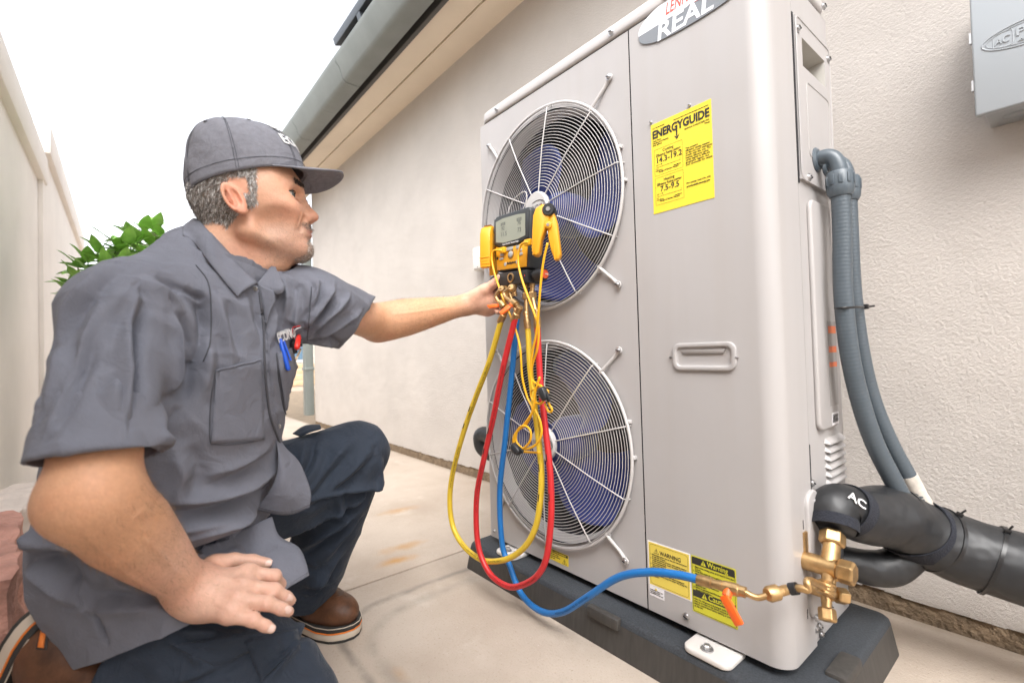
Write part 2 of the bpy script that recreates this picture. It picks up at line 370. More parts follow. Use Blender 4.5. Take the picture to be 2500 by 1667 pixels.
# ---- boundary wall on the left: two stepped lengths with caps
bw = thing('boundary_wall', 'cream stucco garden wall with stepped cap at the left edge', 'wall', (-2.5, -.45, 0))
BY = -.385
MB().box((-4.00, BY-.2, -.03), (3.5, BY, 1.80)).build('wall_length', STUCCO2, bw)
MB().box((-4.14, BY-.235, 1.802), (3.5, BY+.035, 1.972)).build('wall_cap', STUCCO2, bw, bevel=.012)
MB().box((-7.42, BY-.2, -.03), (-4.004, BY+.022, 1.985)).build('wall_length', STUCCO2, bw)
MB().box((-7.55, BY-.235, 1.987), (-4.05, BY+.055, 2.172)).build('wall_cap', STUCCO2, bw, bevel=.012)

# ---- things seen far behind, through the gap beside the downspout
nb = thing('neighbour_house', 'pale neighbouring house with a blue window beyond the downspout', 'house', (-16, 4, 0))
NBW = mat('neighbour_wall', (.62, .57, .50), .9); NBG = mat('neighbour_glass', (.10, .17, .24), .15)
MB().box((-20, 2.2, 0), (-16, 12, 1.9)).build('wall', NBW, nb)
MB().add([(-20.3, 1.9, 1.9), (-15.7, 1.9, 1.9), (-15.7, 12.3, 1.9), (-20.3, 12.3, 1.9), (-18, 2.4, 2.5), (-18, 11.8, 2.5)], [(0, 1, 4), (1, 2, 5, 4), (2, 3, 5), (3, 0, 4, 5), (0, 3, 2, 1)]).build('roof', ROOF, nb)
for y in (3.05, 3.95, 4.9):
    f_ = MB().box((-16.0, y, .55), (-15.95, y+.75, 1.55)).build('window', mat('window_frame_white', (.75, .75, .75), .5), nb)
    MB().box((-15.95, y+.06, .62), (-15.93, y+.69, 1.06)).build('pane', NBG, f_); MB().box((-15.95, y+.06, 1.10), (-15.93, y+.69, 1.50)).build('pane', NBG, f_)
fe = thing('garden_fence', 'low tan board fence in front of the neighbouring house', 'fence', (-12, 3, 0))
FEN = mat('fence_wood', (.50, .36, .22), .85, var=.15, vscale=9)
for k in range(4): MB().box((-12.0, 1.2, .02+.13*k), (-11.97, 9, .14+.13*k)).build('board', FEN, fe, bevel=.004)
for y in (1.3, 3.1, 4.9, 6.7): MB().box((-12.08, y, -.03), (-12.001, y+.09, .58)).build('post', FEN, fe)
# ================================================================== HEAT PUMP
UX, UY, UZ, UW, UD, UH = -1.2157, .8955, .098, .868, .331, 1.30
XR = UX+UW
def FP(u, v, off=0.0): return np.array([UX+u, UY-off, UZ+v])

hp = thing('heat_pump', 'tall light grey two-fan outdoor heat pump standing on a dark pad', 'heat pump', (UX+UW/2, UY+UD/2, .08))
def screw(o, ax, parent, r=.0065, name='screw'):
    ax = unit(ax); o = np.asarray(o, float)
    m = MB().lathe([(r*1.35, 0), (r*1.35, .0015), (r, .0016), (r*.95, .0035), (r*.6, .005), (.0001, .0055)], o, ax, 12)
    b = m.build(name, STEEL, parent, smooth=40)
    u = unit(np.cross(ax, (0.3, 0.5, 1)))
    MB().obox(o+ax*.0053, u*r*.7, np.cross(ax, u)*r*.16, ax*.0008).build('screw_slot', DARK, b)
    return b
# left front panel with two round openings
def holed_panel():
    m = MB(); n0 = 96
    for (z0, z1, cz) in ((0.0, .65, .331), (.65, UH, .962)):
        cx, r = .284, .262; x0, x1 = 0.0, .5755
        an = set(2*math.pi*k/n0 for k in range(n0))
        for px, pz in ((x0, z0), (x1, z0), (x1, z1), (x0, z1)): an.add(math.atan2(pz-cz, px-cx) % (2*math.pi))
        an = sorted(an); ci = []; ou = []; inn = []
        for t in an:
            c, s = math.cos(t), math.sin(t)
            k = min((x1-cx)/c if c > 1e-9 else 9, (x0-cx)/c if c < -1e-9 else 9, (z1-cz)/s if s > 1e-9 else 9, (z0-cz)/s if s < -1e-9 else 9)
            ou.append(FP(cx+k*c, cz+k*s)); ci.append(FP(cx+r*c, cz+r*s)); inn.append(FP(cx+(r-.012)*c, cz+(r-.012)*s, -.035))
        n = len(an); mid = [FP(0, 0)]*0
        lip = [FP(cx+(r-.004)*math.cos(t), cz+(r-.004)*math.sin(t), -.004) for t in an]
        m.add(ou+ci+lip+inn, [(k, (k+1) % n, n+(k+1) % n, n+k) for k in range(n)]+[(n+k, n+(k+1) % n, 2*n+(k+1) % n, 2*n+k) for k in range(n)]+[(2*n+k, 2*n+(k+1) % n, 3*n+(k+1) % n, 3*n+k) for k in range(n)])
    # folded left edge
    m.box((UX-.001, UY+.0003, UZ), (UX+.001, UY+.03, UZ+UH))
    return m
holed_panel().build('front_panel', UNITP, hp, smooth=40)
# right service panel: flat front, rounded corner, wraps on to the side
path = [(UX+.5785, UY)]
rc = .036
for k in range(13):
    t = R_(-90+90*k/12); path.append((XR-rc+rc*math.cos(t), UY+rc+rc*math.sin(t)))
path.append((XR, UY+.126))
inner = [(x-.0, y) for x, y in path]
m = MB(); n = len(path); th = .0018
vs = [(x, y, z) for z in (UZ, UZ+UH) for x, y in path]
m.add(vs, [(k, k+1, n+k+1, n+k) for k in range(n-1)])
m.add([(path[0][0], UY, UZ), (path[0][0], UY+.02, UZ), (path[0][0], UY+.02, UZ+UH), (path[0][0], UY, UZ+UH)], [(0, 1, 2, 3)])
m.add([(XR, UY+.126, UZ), (XR-.02, UY+.126, UZ), (XR-.02, UY+.126, UZ+UH), (XR, UY+.126, UZ+UH)], [(0, 1, 2, 3)])
svc = m.build('service_panel', UNITP, hp, smooth=50)
# sides, back, base
MB().box((UX, UY+.0325, UZ), (UX+.004, UY+UD, UZ+UH)).build('left_side_panel', UNITP, hp)
side = MB(); [side.box((XR-.012, y0_, z0_), (XR-.001, y1_, z1_)) for y0_, y1_, z0_, z1_ in ((UY+.130, 1.060, UZ+.22, UZ+UH), (1.190, UY+UD, UZ+.22, UZ+UH), (1.060, 1.190, UZ+.22, 1.232), (1.060, 1.190, 1.290, UZ+UH))]; side = side.build('right_side_panel', UNITP, hp)
MB().box((XR-.010, UY+.128, UZ+.001), (XR-.003, UY+UD-.002, UZ+.218)).build('valve_panel', UNITP, hp, bevel=.002)
MB().box((UX+.005, UY+UD-.004, UZ), (XR-.013, UY+UD-.001, UZ+UH)).build('rear_panel', UNITP, hp)
MB().box((UX+.006, UY+.004, UZ+.001), (XR-.07, UY+UD-.006, UZ+.02)).build('base_tray', DARK, hp)
MB().box((UX+.58, UY+.03, UZ+.02), (UX+.59, UY+UD-.006, UZ+UH-.002)).build('partition', DARK, hp)
MB().box((UX+.5745, UY+.003, UZ+.002), (UX+.5795, UY+.006, UZ+UH-.002)).build('seam_backing', DARK, hp)
# lid with rounded corners
lid = MB().prism(rrect(UX-.004, UY-.005, XR+.004, UY+UD+.004, .045), (0, 0, UZ+UH+.003), EX, EY, (0, 0, .034)).build('lid', LIDP, hp, bevel=.009, seg=3, smooth=40)
MB().prism(rrect(UX+.002, UY+.002, XR-.002, UY+UD-.002, .045), (0, 0, UZ+UH-.002), EX, EY, (0, 0, .006)).build('lid_gasket', DARK, hp)
for x, y in ((1213, 283), (1493, 98), (1626, 10)):
    q = atY(x, y, UY-.005); q[2] = UZ+UH+.018; screw(q, (0, -1, 0), hp)
for y in (.985, 1.20): screw((XR+.004, y, UZ+UH+.018), (1, 0, 0), hp)
screw(atY(1676, 1504, UY), (0, -1, 0), hp); screw(FP(.02, .02), (0, -1, 0), hp, r=.004)
for x, y in ((1590, 300), (1684, 258)): screw(atY(x, y, UY), (0, -1, 0), hp, r=.0025)
for x, y in ((1638, 872), (1800, 872)): screw(atY(x, y, UY), (0, -1, 0), hp, r=.002)
# fans, shrouds, guards
INT = mat('shroud_dark', (.012, .013, .018), .75); BLADE = mat('fan_blue', (.026, .046, .215), .3, coat=.3); COIL = mat('coil_fins', (.03, .03, .035), .6)
for fi, cz in enumerate((.962, .331)):
    c = FP(.284, cz)
    m = MB(); prof_ = [(.262, -.006), (.256, .05), (.256, .20)]
    m.lathe([(r, h) for r, h in prof_], c, (0, 1, 0), 64, caps=False)
    sh = m.build('fan_shroud', INT, hp, smooth=60)
    MB().lathe([(.256, .199), (.001, .2)], c, (0, 1, 0), 48, caps=False).build('coil', COIL, sh)
    fan = MB().lathe([(.001, .03), (.035, .032), (.055, .04), (.062, .06), (.062, .12), (.001, .13)], c, (0, 1, 0), 32).build('fan', BLADE, hp, smooth=40)
    for k in range(3):
        a0 = R_(118+120*k+(0 if fi == 0 else -62)); nr, na = 14, 14; vs = []; 
        for i in range(nr):
            t = i/(nr-1); r = .05+(.246-.05)*t; span = R_(62+30*math.sin(math.pi*min(1, t*.9))); lead = R_(34*t*t)
            for j in range(na):
                u = j/(na-1); ang = a0+lead+span*(u-.5)*(1-.25*max(0, t-.85)/.15)
                y = .045+.075*(u)+.012*math.sin(math.pi*u)+.01*t
                vs.append(c+np.array([r*math.cos(ang), y, r*math.sin(ang)]))
        b_ = MB().add(vs, [(i*na+j, i*na+j+1, (i+1)*na+j+1, (i+1)*na+j) for i in range(nr-1) for j in range(na-1)]).build('blade', BLADE, fan, smooth=180)
        sm = b_.modifiers.new('thickness', 'SOLIDIFY'); sm.thickness = .003
    # guard
    gd = MB()
    def circ(r, off, wr, n=96):
        return [c+np.array([r*math.cos(2*math.pi*k/n), -off, r*math.sin(2*math.pi*k/n)]) for k in range(n)], wr
    gm = MB().tube(*circ(.2725, .012, .0040), n=8, closed=True).build('fan_guard', UNITW, hp, smooth=180)
    m = MB(); rr = list(np.linspace(.060, .258, 27))
    for r in rr:
        off = .024-.008*max(0, (r-.16)/.1)**2
        m.tube([c+np.array([r*math.cos(2*math.pi*k/72), -off, r*math.sin(2*math.pi*k/72)]) for k in range(72)], .00082, n=6, closed=True)
    for r, off in ((.2665, .018), (.269, .004), (.2695, -.004)): m.tube([c+np.array([r*math.cos(2*math.pi*k/72), -off, r*math.sin(2*math.pi*k/72)]) for k in range(72)], .00082, n=6, closed=True)
    tag(m.build('guard_rings', UNITW, gm, smooth=180), kind='stuff')
    for k in range(10):
        a = R_(9+36*k)+(0 if fi == 0 else R_(6)); d = np.array([math.cos(a), 0, math.sin(a)])
        MB().tube([c+d*.045-EY*.026, c+d*.16-EY*.026, c+d*.235-EY*.021, c+d*.265-EY*.018, c+d*.2725-EY*.008, c+d*.2725+EY*.004], .0017, n=6).build('spoke', UNITW, gm, smooth=60)
    hubc = MB().lathe([(.001, .0), (.045, 0), (.045, .008), (.041, .0125), (.001, .0135)], c-EY*.022, (0, -1, 0), 40).build('hub_cap', UNITW, gm, smooth=40)
    LB = mat('logo_grey', (.16, .15, .15), .5)
    text('LENNOX', .0215, c+np.array([-.037, -.0358, -.008]), EX, EZ, LB, hubc, shear=.28, fit=.064, bold=.0003)
    m = MB(); el = [c+np.array([.012+.030*math.cos(R_(t)), -.0359, .001+.0165*math.sin(R_(t))]) for t in range(-130, 135, 6)]
    m.tube(el, [.0004+.0010*max(0, math.sin(math.pi*i/(len(el)-1))) for i in range(len(el))], n=6); m.build('logo_swoosh', LB, hubc)
    # holding rods to the corner screws
    ends = [(1195, 358), (1488, 190), (1510, 695), (1210, 752)] if fi == 0 else [(1213, 858), (1512, 855), (1528, 1368), (1222, 1232)]
    for x, y in ends:
        e = atY(x, y, UY-.004); d = unit(c+EY*0-e); d[1] = 0; d = unit(d); s0 = c-d*.272; s0[1] = UY-.012; e2 = e+d*.012
        rod = MB().tube([s0+d*.004, s0-d*.004, e2+d*.012, e2, e], [.0042, .0042, .0042, .0045, .0055], n=8).build('guard_rod', UNITW, hp, smooth=60)
        MB().lathe([(.0085, -.001), (.0085, .003), (.006, .004)], e-EY*.001, (0, -1, 0), 14).build('rod_end', UNITW, rod)
        screw(e-EY*.0035, (0, -1, 0), rod, r=.0055)
    for dx_, dz_ in ((.272, .0), (.262, .08), (.19, -.197)):
        MB().obox(c+np.array([dx_, -.006, dz_]), (.006, 0, 0), (0, .006, 0), (0, 0, .004)).build('guard_clip', UNITW, gm, bevel=.0015)
# recessed carrying handle of the service panel: raised bezel, pocket, text-free
hx0, hx1, hz0, hz1 = UX+.662, UX+.795, UZ+.529, UZ+.585
def ring_prism(o_out, o_in, off0, off1):
    m = MB(); n = len(o_out)
    A = [(x, UY-off0, z) for x, z in o_out]; B_ = [(x, UY-off1, z) for x, z in o_out]; Ci = [(x, UY-off1, z) for x, z in o_in]; Di = [(x, UY-off0, z) for x, z in o_in]
    m.add(A+B_+Ci+Di, [(k, (k+1) % n, n+(k+1) % n, n+k) for k in range(n)]+[(n+k, n+(k+1) % n, 2*n+(k+1) % n, 2*n+k) for k in range(n)]+[(2*n+k, 2*n+(k+1) % n, 3*n+(k+1) % n, 3*n+k) for k in range(n)])
    return m
bz = ring_prism(rrect(hx0, hz0, hx1, hz1, .016), rrect(hx0+.009, hz0+.009, hx1-.009, hz1-.009, .010), .0002, .0055).build('handle_bezel', UNITP, hp, bevel=.0018, smooth=50)
# pocket: a shallow dish standing inside the bezel
m = MB(); n_ = 28; loops = []
for (ins, dep) in ((.009, .0022), (.011, .0012), (.014, .0006), (.030, .0004)):
    loops.append([(x, UY-dep, z) for x, z in rrect(hx0+ins, hz0+ins*(.9 if ins < .02 else .62), hx1-ins, hz1-ins*(.9 if ins < .02 else .62), max(.004, .010-ins*.15))])
n_ = len(loops[0])
m.add(sum(loops, []), [(a*n_+k, a*n_+(k+1) % n_, (a+1)*n_+(k+1) % n_, (a+1)*n_+k) for a in range(3) for k in range(n_)]+[tuple(3*n_+k for k in range(n_))])
m.build('handle_pocket', UNITP, hp, smooth=40)
m = MB().prism([(hx0+.020, hz1-.014), (hx1-.020, hz1-.014), (hx1-.024, hz1-.022), (hx0+.024, hz1-.022)], (0, UY-.0009, 0), EX, EZ, (0, -.0035, 0)); m.build('handle_shade_strip', mat('handle_shade', (.28, .26, .25), .6), hp, bevel=.001)  # darker strip paints in the shade under the recess's upper edge

# ---- printed labels
INK = mat('print_black', (.02, .018, .016), .6)
def sheet(name, u0, u1, v0, v1, col, off=.0008, r=.0, parent=hp, th=.0005):
    p = rrect(UX+u0, UZ+v0, UX+u1, UZ+v1, r, 4) if r else [(UX+u0, UZ+v0), (UX+u1, UZ+v0), (UX+u1, UZ+v1), (UX+u0, UZ+v1)]
    return MB().prism(p, (0, UY-off+th, 0), EX, EZ, (0, -th, 0)).build(name, col, parent, smooth=None)
def line_(m, a, b, w_, off):
    a = np.array(a); b = np.array(b); d = unit(b-a); nrm = np.array([-d[1], d[0]])*w_/2
    m.add([FP(*(a+nrm), off), FP(*(b+nrm), off), FP(*(b-nrm), off), FP(*(a-nrm), off)], [(0, 1, 2, 3)])
def T(s, size, u, v, parent, off=.0012, **k): return text(s, size, FP(u, v, off), EX, EZ, k.pop('m', INK), parent, **k)
YEL = mat('label_yellow', (.82, .63, .045), .45, var=.03, vscale=8)
eg = sheet('energy_label', .627, .764, .8665, 1.0615, YEL); eg['label'] = 'bright yellow efficiency label with black heading'
T('ENERGYGUIDE', .0235, .6305, 1.0295, eg, bold=.0009, fit=.129)
m = MB(); line_(m, (.6885, 1.031), (.6885, 1.016), .0035, .0012); m.add([FP(.6815, 1.019, .0012), FP(.6885, 1.0085, .0012), FP(.6955, 1.019, .0012), FP(.6885, 1.0145, .0012)], [(0, 1, 2, 3)])
for (v0, v1) in ((.947, 1.004), (.884, .942)):
    for a, b_ in (((.634, v0), (.700, v0)), ((.700, v0), (.700, v1)), ((.700, v1), (.634, v1)), ((.634, v1), (.634, v0))): line_(m, a, b_, .0005, .0012)
    line_(m, (.639, v0+.0175), (.694, v0+.0175), .0006, .0012); line_(m, (.639, v0+.0165), (.639, v0+.022), .0006, .0012); line_(m, (.694, v0+.0165), (.694, v0+.022), .0006, .0012)
    for q in (.0, .011): m.add([FP(.638+q, v0+.0235, .0012), FP(.641+q, v0+.0235, .0012), FP(.6395+q, v0+.0205, .0012)], [(0, 2, 1)])
    line_(m, (.639, v0+.0225), (.651, v0+.0225), .0005, .0012)
    for q in (.6525, .6665, .6805): line_(m, (q, v0+.0175), (q, v0+.0195), .0005, .0012)
m.build('label_rules', INK, eg, smooth=None, recalc=False)
for (v, s1, s2, s3, a, b_) in ((.947, 'Cooling', 'Efficiency Rating', '14.3-19.2', '(SEER2)*', '14.3'), (.884, 'Heating', 'Efficiency Rating', '7.5-9.5', '(HSPF2)*', '7.5')):
    T(s1, .0082, .667, v+.0485, eg, align='CENTER'); T(s2, .0082, .638, v+.0405, eg, fit=.039); T(a, .0055, .6785, v+.0407, eg, shear=.2, fit=.017)
    T(s3, .0165, .668, v+.027, eg, align='CENTER', bold=.0002); T(b_, .0035, .6365, v+.0128, eg); T('Range of Similar Models', .0048, .667, v+.006, eg, align='CENTER'); T('Least Efficient', .003, .6365, v+.0098, eg); T('Most Efficient', .003, .6955, v+.0098, eg, align='RIGHT')
T('U.S. Government', .0042, .631, 1.0505, eg); T('Federal law prohibits removal of this label before consumer purchase.', .0036, .682, 1.0505, eg, fit=.077)
T('Heat Pump\nCooling and Heating\nSplit System', .0046, .631, 1.0225, eg); T('LENNOX INDUSTRIES INC.', .0046, .7605, 1.0215, eg, align='RIGHT'); T('Model', .0044, .7605, 1.0165, eg, align='RIGHT')
T("This system's\nefficiency ratings depend\non the coil your contractor\ninstalls with this unit. The\nheating efficiency rating\nvaries slightly in different\ngeographic regions. Ask\nyour contractor for details.", .0052, .7065, .981, eg, line=.93)
T('For energy cost info, visit', .0050, .7065, .9095, eg); T('productinfo.energy.gov', .0054, .7065, .9025, eg, bold=.0001)
# badge under the lid
BADG = mat('badge_grey', (.20, .215, .235), .35); BADW = mat('badge_white', (.78, .80, .84), .35)
bc = np.array([.733, 1.268])
def badge_poly(sgn):
    out = []
    for k in range(41):
        t = math.pi*k/40; e = .8
        x = math.copysign(abs(math.cos(t))**e, math.cos(t))*.128; y = (abs(math.sin(t))**e)*(.044 if sgn > 0 else .040)
        out.append((bc[0]+x, bc[1]+sgn*y))
    return out
bd = MB().prism([(UX+a, UZ+b_) for a, b_ in badge_poly(-1)], (0, UY-.0005, 0), EX, EZ, (0, -.0025, 0)).build('brand_badge', BADG, hp, bevel=.0008, smooth=None)
MB().prism([(UX+a, UZ+b_) for a, b_ in badge_poly(1)][::-1], (0, UY-.0005, 0), EX, EZ, (0, -.0025, 0)).build('badge_upper', BADW, bd, bevel=.0008, smooth=None)
T('REAL', .050, bc[0]-.083, bc[1]-.0345, bd, off=.0034, m=BADW, bold=.0011, fit=.125, shear=.12)
RED_ = mat('print_red', (.62, .10, .07), .5)
T('LENNOX', .034, bc[0]-.060, bc[1]+.010, bd, off=.0034, m=RED_, shear=.28, fit=.088, bold=.0004)
m = MB(); el = [FP(bc[0]+.012+.046*math.cos(R_(t)), bc[1]+.022+.0225*math.sin(R_(t)), .0033) for t in range(-115, 130, 6)]
m.tube(el, [.0003+.0016*max(0, math.sin(math.pi*i/(len(el)-1)))**1.5 for i in range(len(el))], n=6); m.build('badge_swoosh', RED_, bd)
# warning labels low on the panel
def tri(m, u, v, s, off):
    m.add([FP(u-s/2, v, off), FP(u+s/2, v, off), FP(u, v+s*.87, off)], [(0, 1, 2)])
WHT = mat('label_white', (.78, .76, .78), .5); YEL2 = mat('label_yellow_pale', (.74, .58, .10), .45); YEL3 = mat('label_lime', (.60, .57, .035), .45)
wl = sheet('warning_label', .582, .684, .0565, .1535, WHT)
sheet('warning_label_ground', .5845, .6815, .059, .151, YEL2, .0011, parent=wl)
ring_prism(rrect(UX+.5875, UZ+.062, UX+.6785, UZ+.148, .006), rrect(UX+.5881, UZ+.0626, UX+.6779, UZ+.1474, .0054), .001, .0014).build('border', mat('print_brown', (.25, .15, .03), .6), wl, smooth=None)
T('WARNING', .0125, .6125, .1295, wl, off=.0015, bold=.0001, fit=.050)
m = MB(); tri(m, .604, .1295, .0135, .0015); m.build('sign_triangle', INK, wl, smooth=None, recalc=False); m = MB(); tri(m, .604, .1304, .0112, .0017); m.build('sign_triangle_fill', YEL2, wl, smooth=None, recalc=False); T('!', .010, .604, .1312, wl, off=.0019, align='CENTER', bold=.0002)
T('1. Before initial system start up, the unit must have power\n    on less than 12 hours.\n2. In multi-unit systems, all indoor units must be wired to\n    a single isolation power supply. No indoor unit should\n    be powered separately.\n3. Use a vacuum pump to evacuate the air from the\n    indoor units and piping.\n4. When adding refrigerant, add it in the\n    liquid state to the system.\n5. Do not open the shut-off valve before charging the\n    system. Improperly charge the system may damage the\n    equipment.', .0044, .589, .1245, wl, off=.0015, fit=.087, line=.95)
cl = sheet('caution_label', .6855, .7775, .040, .153, YEL3, r=.002)
ring_prism(rrect(UX+.6875, UZ+.042, UX+.7755, UZ+.151, .003), rrect(UX+.6881, UZ+.0426, UX+.7749, UZ+.1504, .0026), .001, .0013).build('border', INK, cl, smooth=None)
BLK = mat('label_black', (.025, .024, .022), .5)
for v0, v1, s in ((.1365, .1503, 'Warning'), (.0715, .0845, 'Caution')):
    bd_ = sheet('heading_band', .6882, .7748, v0, v1, BLK, .0012, parent=cl)
    T(s, .0145, .7205, v0+.003, cl, off=.0016, m=YEL3, bold=.0001, fit=.042)
    m = MB(); tri(m, .7125, v0+.0022, .0118, .0016); m.build('sign_triangle', YEL3, cl, smooth=None, recalc=False); T('!', .009, .7125, v0+.0035, cl, off=.0019, align='CENTER', bold=.0002)
T('1. Before initial running, power on the unit for more than\n    12 hours.\n2. All the IDUs within the same refrigerant system\n    should be provided with the same power supply.\n3. Keep the valves fully opened before\n    starting the unit.\n4. Add refrigerant in strict accordance with\n    specification and length, and inner\n    electronic scale.\n5. Failure to operate as described above may\n    damage system failures.', .0048, .690, .1305, cl, off=.0013, fit=.083, line=.95)
T('After the refrigerant is discharged, make sure that\nthere is no water on the system surface of the\nelectric control board before splitting or powering\non the unit.', .0050, .690, .0655, cl, off=.0013, fit=.083, line=.95)
sl = sheet('small_label', .583, .6195, .034, .0560, WHT); T('WARNING: Cancer and\nReproductive Harm\nwww.P65Warnings.ca.gov', .0035, .585, .0465, sl, fit=.033)
m = MB(); tri(m, .600, .0495, .0062, .0013); m.build('sign_triangle', YEL, sl, smooth=None, recalc=False)
dl = sheet('fan_label', .246, .336, .0125, .0415, YEL, r=.001)
sheet('heading_band', .248, .334, .0335, .0405, BLK, .0011, parent=dl); T('WARNING | AVERTISSEMENT', .0058, .250, .0350, dl, off=.0015, m=YEL, fit=.080, bold=.0002)
T('Keep hands clear of fan.\nDisconnect power before\nservicing the unit.', .0052, .250, .028, dl, fit=.055); m = MB(); tri(m, .322, .015, .016, .0013); m.build('sign_triangle', INK, dl, smooth=None, recalc=False); m = MB(); tri(m, .322, .0162, .0128, .0015); m.build('sign_triangle_fill', YEL, dl, smooth=None, recalc=False); T('!', .010, .322, .0172, dl, off=.0018, align='CENTER', bold=.0003)

# ---- right side: cover with pocket handle, long rib, louvres, rating plate, valve bracket
def SP(y, z, off=0.0): return np.array([XR+off, y, z])
def side_prism(poly, off0, off1): return MB().prism(poly, (XR+off0, 0, 0), EY, EZ, (off1-off0, 0, 0))
cov = MB()
out_ = rrect(1.030, .998, 1.2225, 1.325, .014, 5); inn_ = rrect(1.060, 1.232, 1.190, 1.290, .010, 5)
# cover plate as four strips round the pocket
for y0, y1, z0, z1 in ((1.030, 1.060, .998, 1.325), (1.190, 1.2225, .998, 1.325), (1.060, 1.190, 1.290, 1.325), (1.060, 1.190, .998, 1.232)): cov.box((XR-.002, y0, z0), (XR+.0045, y1, z1))
bm_ = cov.build('side_cover', UNITP, hp, smooth=None)
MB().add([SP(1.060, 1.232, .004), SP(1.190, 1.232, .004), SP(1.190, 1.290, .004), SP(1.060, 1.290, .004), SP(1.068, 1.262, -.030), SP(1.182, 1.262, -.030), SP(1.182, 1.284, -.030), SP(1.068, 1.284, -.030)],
         [(0, 1, 5, 4), (1, 2, 6, 5), (2, 3, 7, 6), (3, 0, 4, 7), (4, 5, 6, 7)]).build('handle_pocket', mat('pocket_shade', (.36, .345, .315), .5), hp, smooth=None)  # recess shade painted in as a darker tone of the cabinet colour
m = MB(); m.tube([SP(y, z, .0045) for y, z in rrect(1.0305, .9985, 1.222, 1.3245, .014, 5)], .0016, n=6, closed=True); m.tube([SP(y, z, .0047) for y, z in rrect(1.075, 1.055, 1.205, 1.205, .012, 5)], .0011, n=6, closed=True); m.build('cover_bead', UNITP, hp, smooth=180)
MB().box((XR-.0005, 1.0235, .99), (XR+.0008, 1.0295, 1.33)).build('cover_gap', DARK, hp)
for y, z in ((1.040, 1.300), (1.213, 1.303), (1.068, 1.008)): screw(SP(y, z, .0045), (1, 0, 0), hp, r=.006)
# long raised rib panel
MB().prism(rrect(1.062, .50, 1.175, .965, .018, 6), (XR-.002, 0, 0), EY, EZ, (.010, 0, 0)).build('side_rib', UNITP, hp, bevel=.0045, seg=3, smooth=50)
rp = MB().box((XR+.0082, 1.125, .545), (XR+.0087, 1.172, .72)).build('rating_plate', mat('plate_grey', (.30, .28, .27), .5), hp)
for z0, z1 in ((.655, .668), (.625, .635), (.695, .71)): MB().box((XR+.0088, 1.126, z0), (XR+.0091, 1.171, z1)).build('orange_band', mat('print_orange', (.70, .16, .05), .5), rp)
bcp = MB().box((XR+.0082, 1.128, .505), (XR+.0087, 1.168, .53)).build('barcode_label', WHT, hp)
random.seed(2); m = MB(); y = 1.131
while y < 1.164:
    w_ = random.choice((.0006, .001, .0015)); m.add([SP(y, .510, .0089), SP(y+w_, .510, .0089), SP(y+w_, .527, .0089), SP(y, .527, .0089)], [(0, 1, 2, 3)]); y += w_+random.choice((.0006, .001))
m.build('bars', INK, bcp, smooth=None, recalc=False)
for k in range(6):
    z = .385+.0165*k
    vs = []
    for j in range(7):
        t = j/6; y0 = 1.150; y1 = 1.205
        vs.append((XR-.001+.010*math.sin(math.pi*t*.5), 0, z+.012-.012*t))
    m = MB(); m.add([(v[0], 1.112, v[2]) for v in vs]+[(v[0], 1.206, v[2]) for v in vs], [(j, j+1, 7+j+1, 7+j) for j in range(6)]); m.add([(v[0], 1.112, v[2]) for v in vs]+[(XR-.001, 1.106, z+.003)], [tuple(range(8))]); m.build('louvre', UNITP, hp, smooth=60)
MB().box((XR-.0008, 1.022, .30), (XR+.0006, 1.0255, .48)).build('side_seam', DARK, hp)
# valve bracket
brk = MB().prism(rrect(.985, .155, 1.045, .395, .028, 6), (XR-.004, 0, 0), EY, EZ, (.011, 0, 0)).build('valve_bracket', UNITP, hp, bevel=.004, seg=3, smooth=50)
for y, z in ((1.030, .405), (1.022, .372), (1.020, .345), (1.000, .162), (1.075, .155), (1.038, .128), (1.098, .145), (1.045, .110), (1.020, .130)): screw(SP(y, z, .0072 if .16 < z < .39 else -.0005), (1, 0, 0), hp, r=.0055)
for y, z in ((1.055, .17), (1.09, .175), (1.12, .155), (1.06, .145)): MB().box((XR-.0035, y, z), (XR-.0025, y+.006, z+.010)).build('slot', DARK, hp)
for y, z in ((.975, .33), (.978, .165)): MB().box((XR-.0002, y, z), (XR+.0006, y+.0022, z+.017)).build('slot', DARK, hp)
# mounting feet
FOOT = mat('foot_white', (.66, .63, .60), .45)
def foot(cx, w_, yf):
    m = MB().prism(rrect(cx-w_/2, yf, cx+w_/2, UY+.03, .018, 5), (0, 0, .0805), EX, EY, (0, 0, .012)); o = m.build('mounting_foot', FOOT, hp, bevel=.004, seg=3, smooth=50)
    MB().lathe([(.012, 0), (.012, .002), (.0001, .0021)], (cx-.005, yf+.022, .0925), EZ, 20).build('washer', STEEL, o)
    MB().lathe([(.0075, .002), (.0075, .008), (.006, .0095), (.0001, .0097)], (cx-.005, yf+.022, .0925), EZ, 6).build('bolt', STEEL, o, smooth=None)
foot(UX+.735, .095, UY-.052); foot(UX+.118, .085, UY-.047)
for cx in (UX+.118, UX+.735): MB().box((cx-.04, UY+UD-.03, .0805), (cx+.04, UY+UD+.03, .097)).build('mounting_foot', FOOT, hp, bevel=.004)

